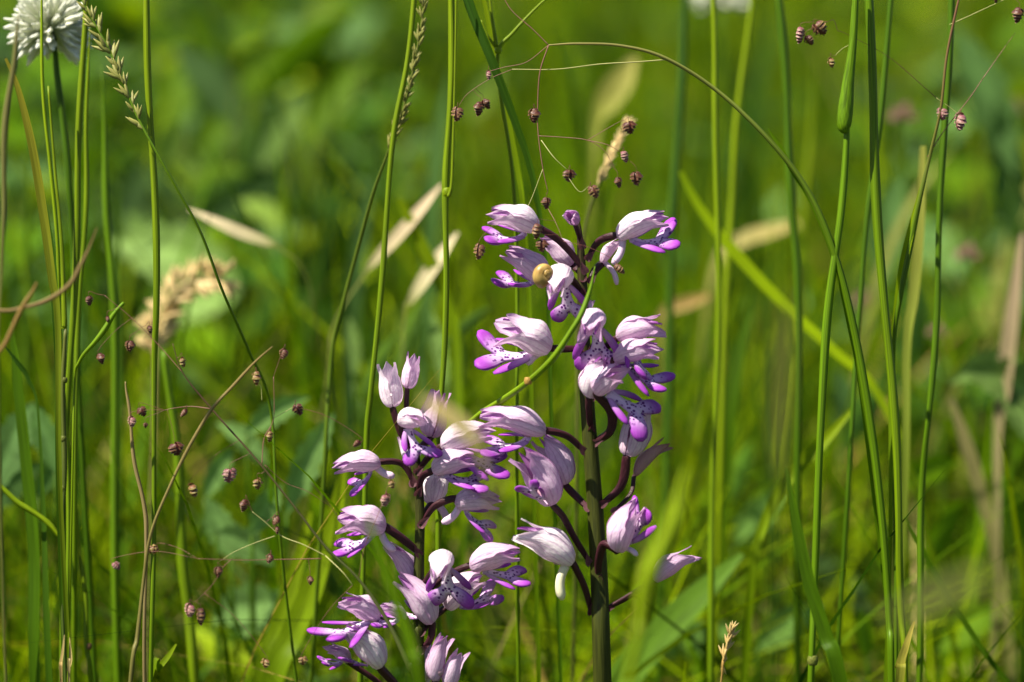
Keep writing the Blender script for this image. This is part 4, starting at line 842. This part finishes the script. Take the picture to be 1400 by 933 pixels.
blade('long_grass', 'light bent blade leaning low beside the sheathed stem', [(1165, 560, 6, .09), (1120, 610, 17, .09), (1078, 655, 16, .09), (1045, 715, 14, .09), (1028, 790, 12, .09), (1015, 950, 12, .1)], YEL * 1.25, GRN, side=(1, 1, .3))
blade('long_grass', 'wide blue-green blade sweeping up behind the foot of the tall orchid', [(1015, 758, 6, .11), (970, 800, 30, .11), (920, 850, 42, .11), (870, 905, 46, .11), (820, 970, 44, .11), (770, 1060, 40, .11)], np.array([.11, .22, .02]), GRN, side=(1, 1, .5), fold=.12)
blade('long_grass', 'wide pale blade fanning behind the shorter orchid foot', [(470, 640, 8, .08), (455, 720, 26, .08), (430, 800, 32, .08), (400, 870, 34, .08), (365, 960, 34, .08)], YEL * 1.15, GRN, side=(1, .4, .3))
blade('long_grass', 'second pale blade under the wiry quaking grass', [(425, 700, 6, .1), (405, 780, 22, .1), (380, 860, 26, .1), (350, 960, 26, .1)], YEL, GRN, side=(1, .4, .3))
blade('long_grass', 'hazy green blade behind the cream straw spike', [(545, 270, 8, .14), (580, 340, 18, .14), (610, 410, 17, .14), (625, 480, 14, .14), (630, 700, 12, .14)], YEL * 1.1, GRN, side=(1, -.6, .4))
# soft shapes close to the lens
stem('tall_grass', 'hazy yellow-green stalk in front of the tall orchid foot', [(940, 640, 4, -.19), (917, 715, 26, -.19), (890, 785, 28, -.19), (872, 860, 20, -.19), (860, 950, 16, -.19)], YEL * 1.2, YEL)
blade('straw', 'hazy cream husk drifting in front of the shorter orchid', [(575, 545, 6, -.20), (602, 560, 22, -.20), (635, 585, 24, -.20), (660, 625, 8, -.20), (672, 720, 3, -.20), (676, 960, 3, -.20)], STR * 1.1, OLV, mat='dry', cat='husk', side=(.4, 1, .2))
blade('long_grass', 'hazy green blade veiling the lower flowers of the shorter orchid', [(500, 700, 4, -.14), (525, 775, 14, -.14), (548, 840, 17, -.14), (565, 900, 18, -.14), (575, 970, 18, -.14)], GRN * 1.2, GRN, side=(1, -.3, .2))
blade('long_grass', 'hazy olive blade hanging over the light bent blade', [(1075, 420, 14, -.24), (1070, 480, 30, -.24), (1066, 560, 30, -.24), (1064, 640, 12, -.24), (1062, 760, 4, -.24)], OLV * .6, OLV * .6)
blade('long_grass', 'hazy olive leaf lying over the dark slanting blade', [(1215, 850, 6, -.34), (1262, 826, 34, -.34), (1320, 800, 32, -.34), (1365, 795, 14, -.34), (1400, 870, 5, -.34)], OLV * .7, OLV, side=(0, 1, .4))

def leaf_plant(label, leaves, col, group=None):
    cs = np.array([at(x, y, d * 1.7 if d > .06 else d) for x, y, *_, d in leaves]); org = np.array([cs[:, 0].mean(), cs[:, 1].mean() + .01, 0.0])
    t = thing('herb_plant', org, label, 'plant', group); rs = random.Random(len(label))
    for (x, y, ln, wd, ang, d) in leaves:
        d = d * 1.7 if d > .06 else d
        k = (D + d) / D; a = R(ang); v = pdir(math.cos(a), -math.sin(a), rs.uniform(-.35, .35)); c = at(x, y, d)
        q = np.linspace(-.5, .5, 23)[:, None]; P = c + v * q * ln * S * k - UP * (q ** 2) * ln * S * k * .35
        w = np.interp(np.linspace(0, 10, 23), np.arange(11), [.08, .5, .78, .94, 1, .98, .88, .72, .5, .26, .02]) * (1 + .16 * np.sin(np.arange(23) * 1.9 + ln)) * wd * S * k / 2
        V, F, T = ribbon(P - org, w, unit(np.cross(v, FW)) + FW * rs.uniform(-.7, .3), .25, 7)
        C = lerp(col * rs.uniform(.8, 1.25), col * 1.6 + .02, (np.abs(T[:, 0]) < .05) * .7)
        MB().add(V, F, C, T).build('leaf', M['leaf'], t)
        B = spline(np.array([P[0] - org, (P[0] - org) * np.array([.6, .6, .5]), np.array([0, 0, -.005])]), 7)
        V, F, T = tube(B, .0006, None, None, 6); MB().add(V, F, MID, T).build('leaf_stalk', M['stem'], t)
    return t
PALE = np.array([.18, .29, .065]); TEAL = np.array([.075, .155, .035])
leaf_plant('broad pale blue-green leaves glowing behind the curled ochre straw', [(235, 350, 200, 85, 160, .22), (250, 420, 150, 60, 200, .24), (200, 330, 110, 50, 120, .27)], PALE)
leaf_plant('blue-green herb with long soft leaves high behind the twiggy spike', [(385, 165, 130, 55, 60, .34), (345, 205, 150, 50, 75, .36), (300, 120, 120, 60, 100, .38), (440, 140, 110, 40, 30, .38), (300, 200, 120, 60, 60, .4)], PALE)
leaf_plant('light mottled leaves between the straight bright stem and pale straw spike', [(235, 190, 70, 44, 60, .26), (300, 245, 90, 44, 20, .26), (270, 235, 80, 36, 140, .28), (440, 30, 70, 40, 30, .4), (660, 120, 90, 40, 60, .45), (360, 290, 80, 34, 150, .26)], np.array([.22, .33, .05]))
leaf_plant('deep green tongue-shaped leaves above the pale blue-green leaves', [(330, 110, 200, 60, 50, .32), (420, 60, 180, 56, 40, .34), (290, 60, 150, 50, 120, .36), (240, 130, 150, 50, 80, .33), (460, 130, 160, 44, 55, .36)], GRN * .9)
leaf_plant('dark broad leaves near the straight bright stem', [(285, 110, 150, 60, 130, .30), (330, 260, 140, 60, 30, .28), (180, 260, 120, 50, 70, .3)], TEAL * .6)
leaf_plant('crinkled pale leaf cluster under the wiry quaking grass', [(335, 745, 90, 44, -30, .07), (300, 715, 90, 40, 110, .075), (365, 690, 80, 36, 60, .065), (350, 830, 120, 70, 10, .09), (425, 620, 150, 40, 65, .07), (380, 560, 100, 34, 30, .08), (330, 600, 90, 34, 140, .09), (300, 640, 80, 30, 60, .09)], np.array([.17, .30, .08]))
leaf_plant('yellow-green rounded leaves glowing below the crinkled cluster', [(360, 830, 140, 90, 30, .12), (310, 880, 120, 70, 150, .13), (430, 860, 120, 60, 60, .13)], YEL * 1.2)
leaf_plant('thin blue-green forked leaves below the straw spikes', [(560, 450, 120, 22, 70, .10), (600, 470, 110, 22, 100, .10), (520, 490, 110, 24, 60, .11), (640, 440, 90, 18, 40, .10), (625, 500, 120, 22, 85, .11), (480, 470, 90, 26, 95, .13)], PALE * .9)
leaf_plant('blue-green leaves at the foot of the bundle', [(20, 600, 130, 50, 70, .07), (60, 590, 100, 36, 110, .07), (15, 660, 120, 44, 40, .08), (70, 640, 80, 30, 60, .08)], TEAL)
leaf_plant('blue-green pointed leaves beside the bleached pink straw', [(1370, 520, 130, 60, 160, .10), (1345, 500, 100, 40, 200, .11), (1390, 560, 100, 44, 120, .1)], PALE * .8)
leaf_plant('soft blue-green leaves behind the vivid narrow blade', [(1245, 430, 160, 50, 85, .16), (1220, 300, 160, 60, 80, .2), (1180, 560, 110, 50, 60, .16), (1150, 540, 90, 40, 100, .17)], TEAL)
leaf_plant('long drooping blue-green leaf beyond the mauve quaking grass', [(1345, 120, 220, 60, 110, .22), (1375, 220, 200, 50, 100, .22)], TEAL)
leaf_plant('light green leaves low between the tall orchid and sheathed stem', [(1080, 850, 110, 46, 35, .10), (1010, 640, 100, 36, 70, .14), (1040, 700, 110, 40, 50, .13), (960, 870, 100, 44, 20, .12)], np.array([.15, .28, .05]))
leaf_plant('small leaves hidden low among the straight stems', [(1290, 720, 110, 40, 60, .12), (1330, 850, 120, 46, 30, .12), (1180, 860, 70, 30, 100, .08), (1380, 700, 110, 44, 110, .13), (1270, 640, 90, 40, 20, .13)], GRN * 1.2)

# hazy stems and blades of the meadow
ANCHOR = [(60, 200, 'the clover bundle'), (70, 750, 'the bundle foot'), (210, 300, 'the curled ochre straw'), (250, 700, 'the curved brown stalk'), (400, 200, 'the twiggy spike'), (400, 750, 'the wiry quaking grass'),
          (560, 350, 'the straw spikes'), (570, 750, 'the shorter orchid'), (680, 150, 'the dark folded blade'), (800, 200, 'the golden spike'), (810, 650, 'the tall orchid stem'), (800, 420, 'the tall orchid flowers'),
          (980, 300, 'the soft light stem'), (1000, 750, 'the wide blue-green blade'), (1120, 250, 'the arching quaking grass'), (1130, 700, 'the sheathed stem'), (1220, 500, 'the thick lit stem'), (1290, 200, 'the rosy spikelets'), (1300, 750, 'the dark slanting blade'), (1380, 450, 'the bleached pink straw')]
def near(x, y): return min(ANCHOR, key=lambda a: (a[0] - x) ** 2 + (.6 * (a[1] - y)) ** 2)[2]
rs = random.Random(21); used = set()
for i in range(20):
    d = rs.uniform(.16, .75); x = -120 + 1640 * ((i * .618034) % 1.0) + rs.uniform(-15, 15); top = rs.uniform(-60, 420) if d < .3 else rs.uniform(-40, 260); w = rs.uniform(8, 15) / (1 + d)
    ln = rs.uniform(-50, 50); j = i % 4; c = [YEL, GRN, MID, YEL * 1.2][j] * rs.uniform(.85, 1.15)
    lab = 'hazy ' + ['yellow-green', 'mid green', 'dark green', 'pale lime'][j] + (' tall' if top < 80 else ' shorter') + ' upright stem far behind ' + near(x, top + 250)
    if lab in used: continue
    used.add(lab)
    stem('tall_grass', lab, [(x, top - 40, 1, d), (x + ln * .15, top + 120, w * .8, d), (x + ln * .5, top + 300, w, d), (x + ln, top + 520, w, d)], c, c * .9, 'hazy stems behind the orchids', ns=6)
for i in range(44):
    d = rs.uniform(.16, .95); x = -140 + 1680 * ((i * .754878) % 1.0) + rs.uniform(-20, 20); top = rs.uniform(60, 640) if d < .4 else rs.uniform(-60, 420); w = rs.uniform(14, 34) / (1 + .6 * d)
    ln = rs.choice([-1, 1]) * rs.uniform(20, 170); j = i % 8; c = [YEL, GRN, MID, YEL * 1.3, GRN * 1.4, lerp(GRN, STR, .35), DRK * 1.3, TEAL][j] * rs.uniform(.85, 1.2)
    lab = 'hazy ' + ('broad ' if w > 22 else 'slim ') + ['yellow-green', 'mid green', 'deep green', 'bright lime', 'fresh green', 'straw-tinged', 'dark', 'blue-green'][j] + (' tall' if top < 150 else ' low') + ' arching blade far behind ' + near(x + ln * .5, top + 150)
    if lab in used: continue
    used.add(lab)
    blade('long_grass', lab, [(x + ln, top, 1, d), (x + ln * .6, top + 70, w * .7, d), (x + ln * .25, top + 180, w, d), (x, top + 330, w, d + .01)], c, c * .9, 'hazy blades behind the orchids', side=(1, rs.uniform(-.8, .8), rs.uniform(-1, 1)), twist=rs.uniform(-1, 1))
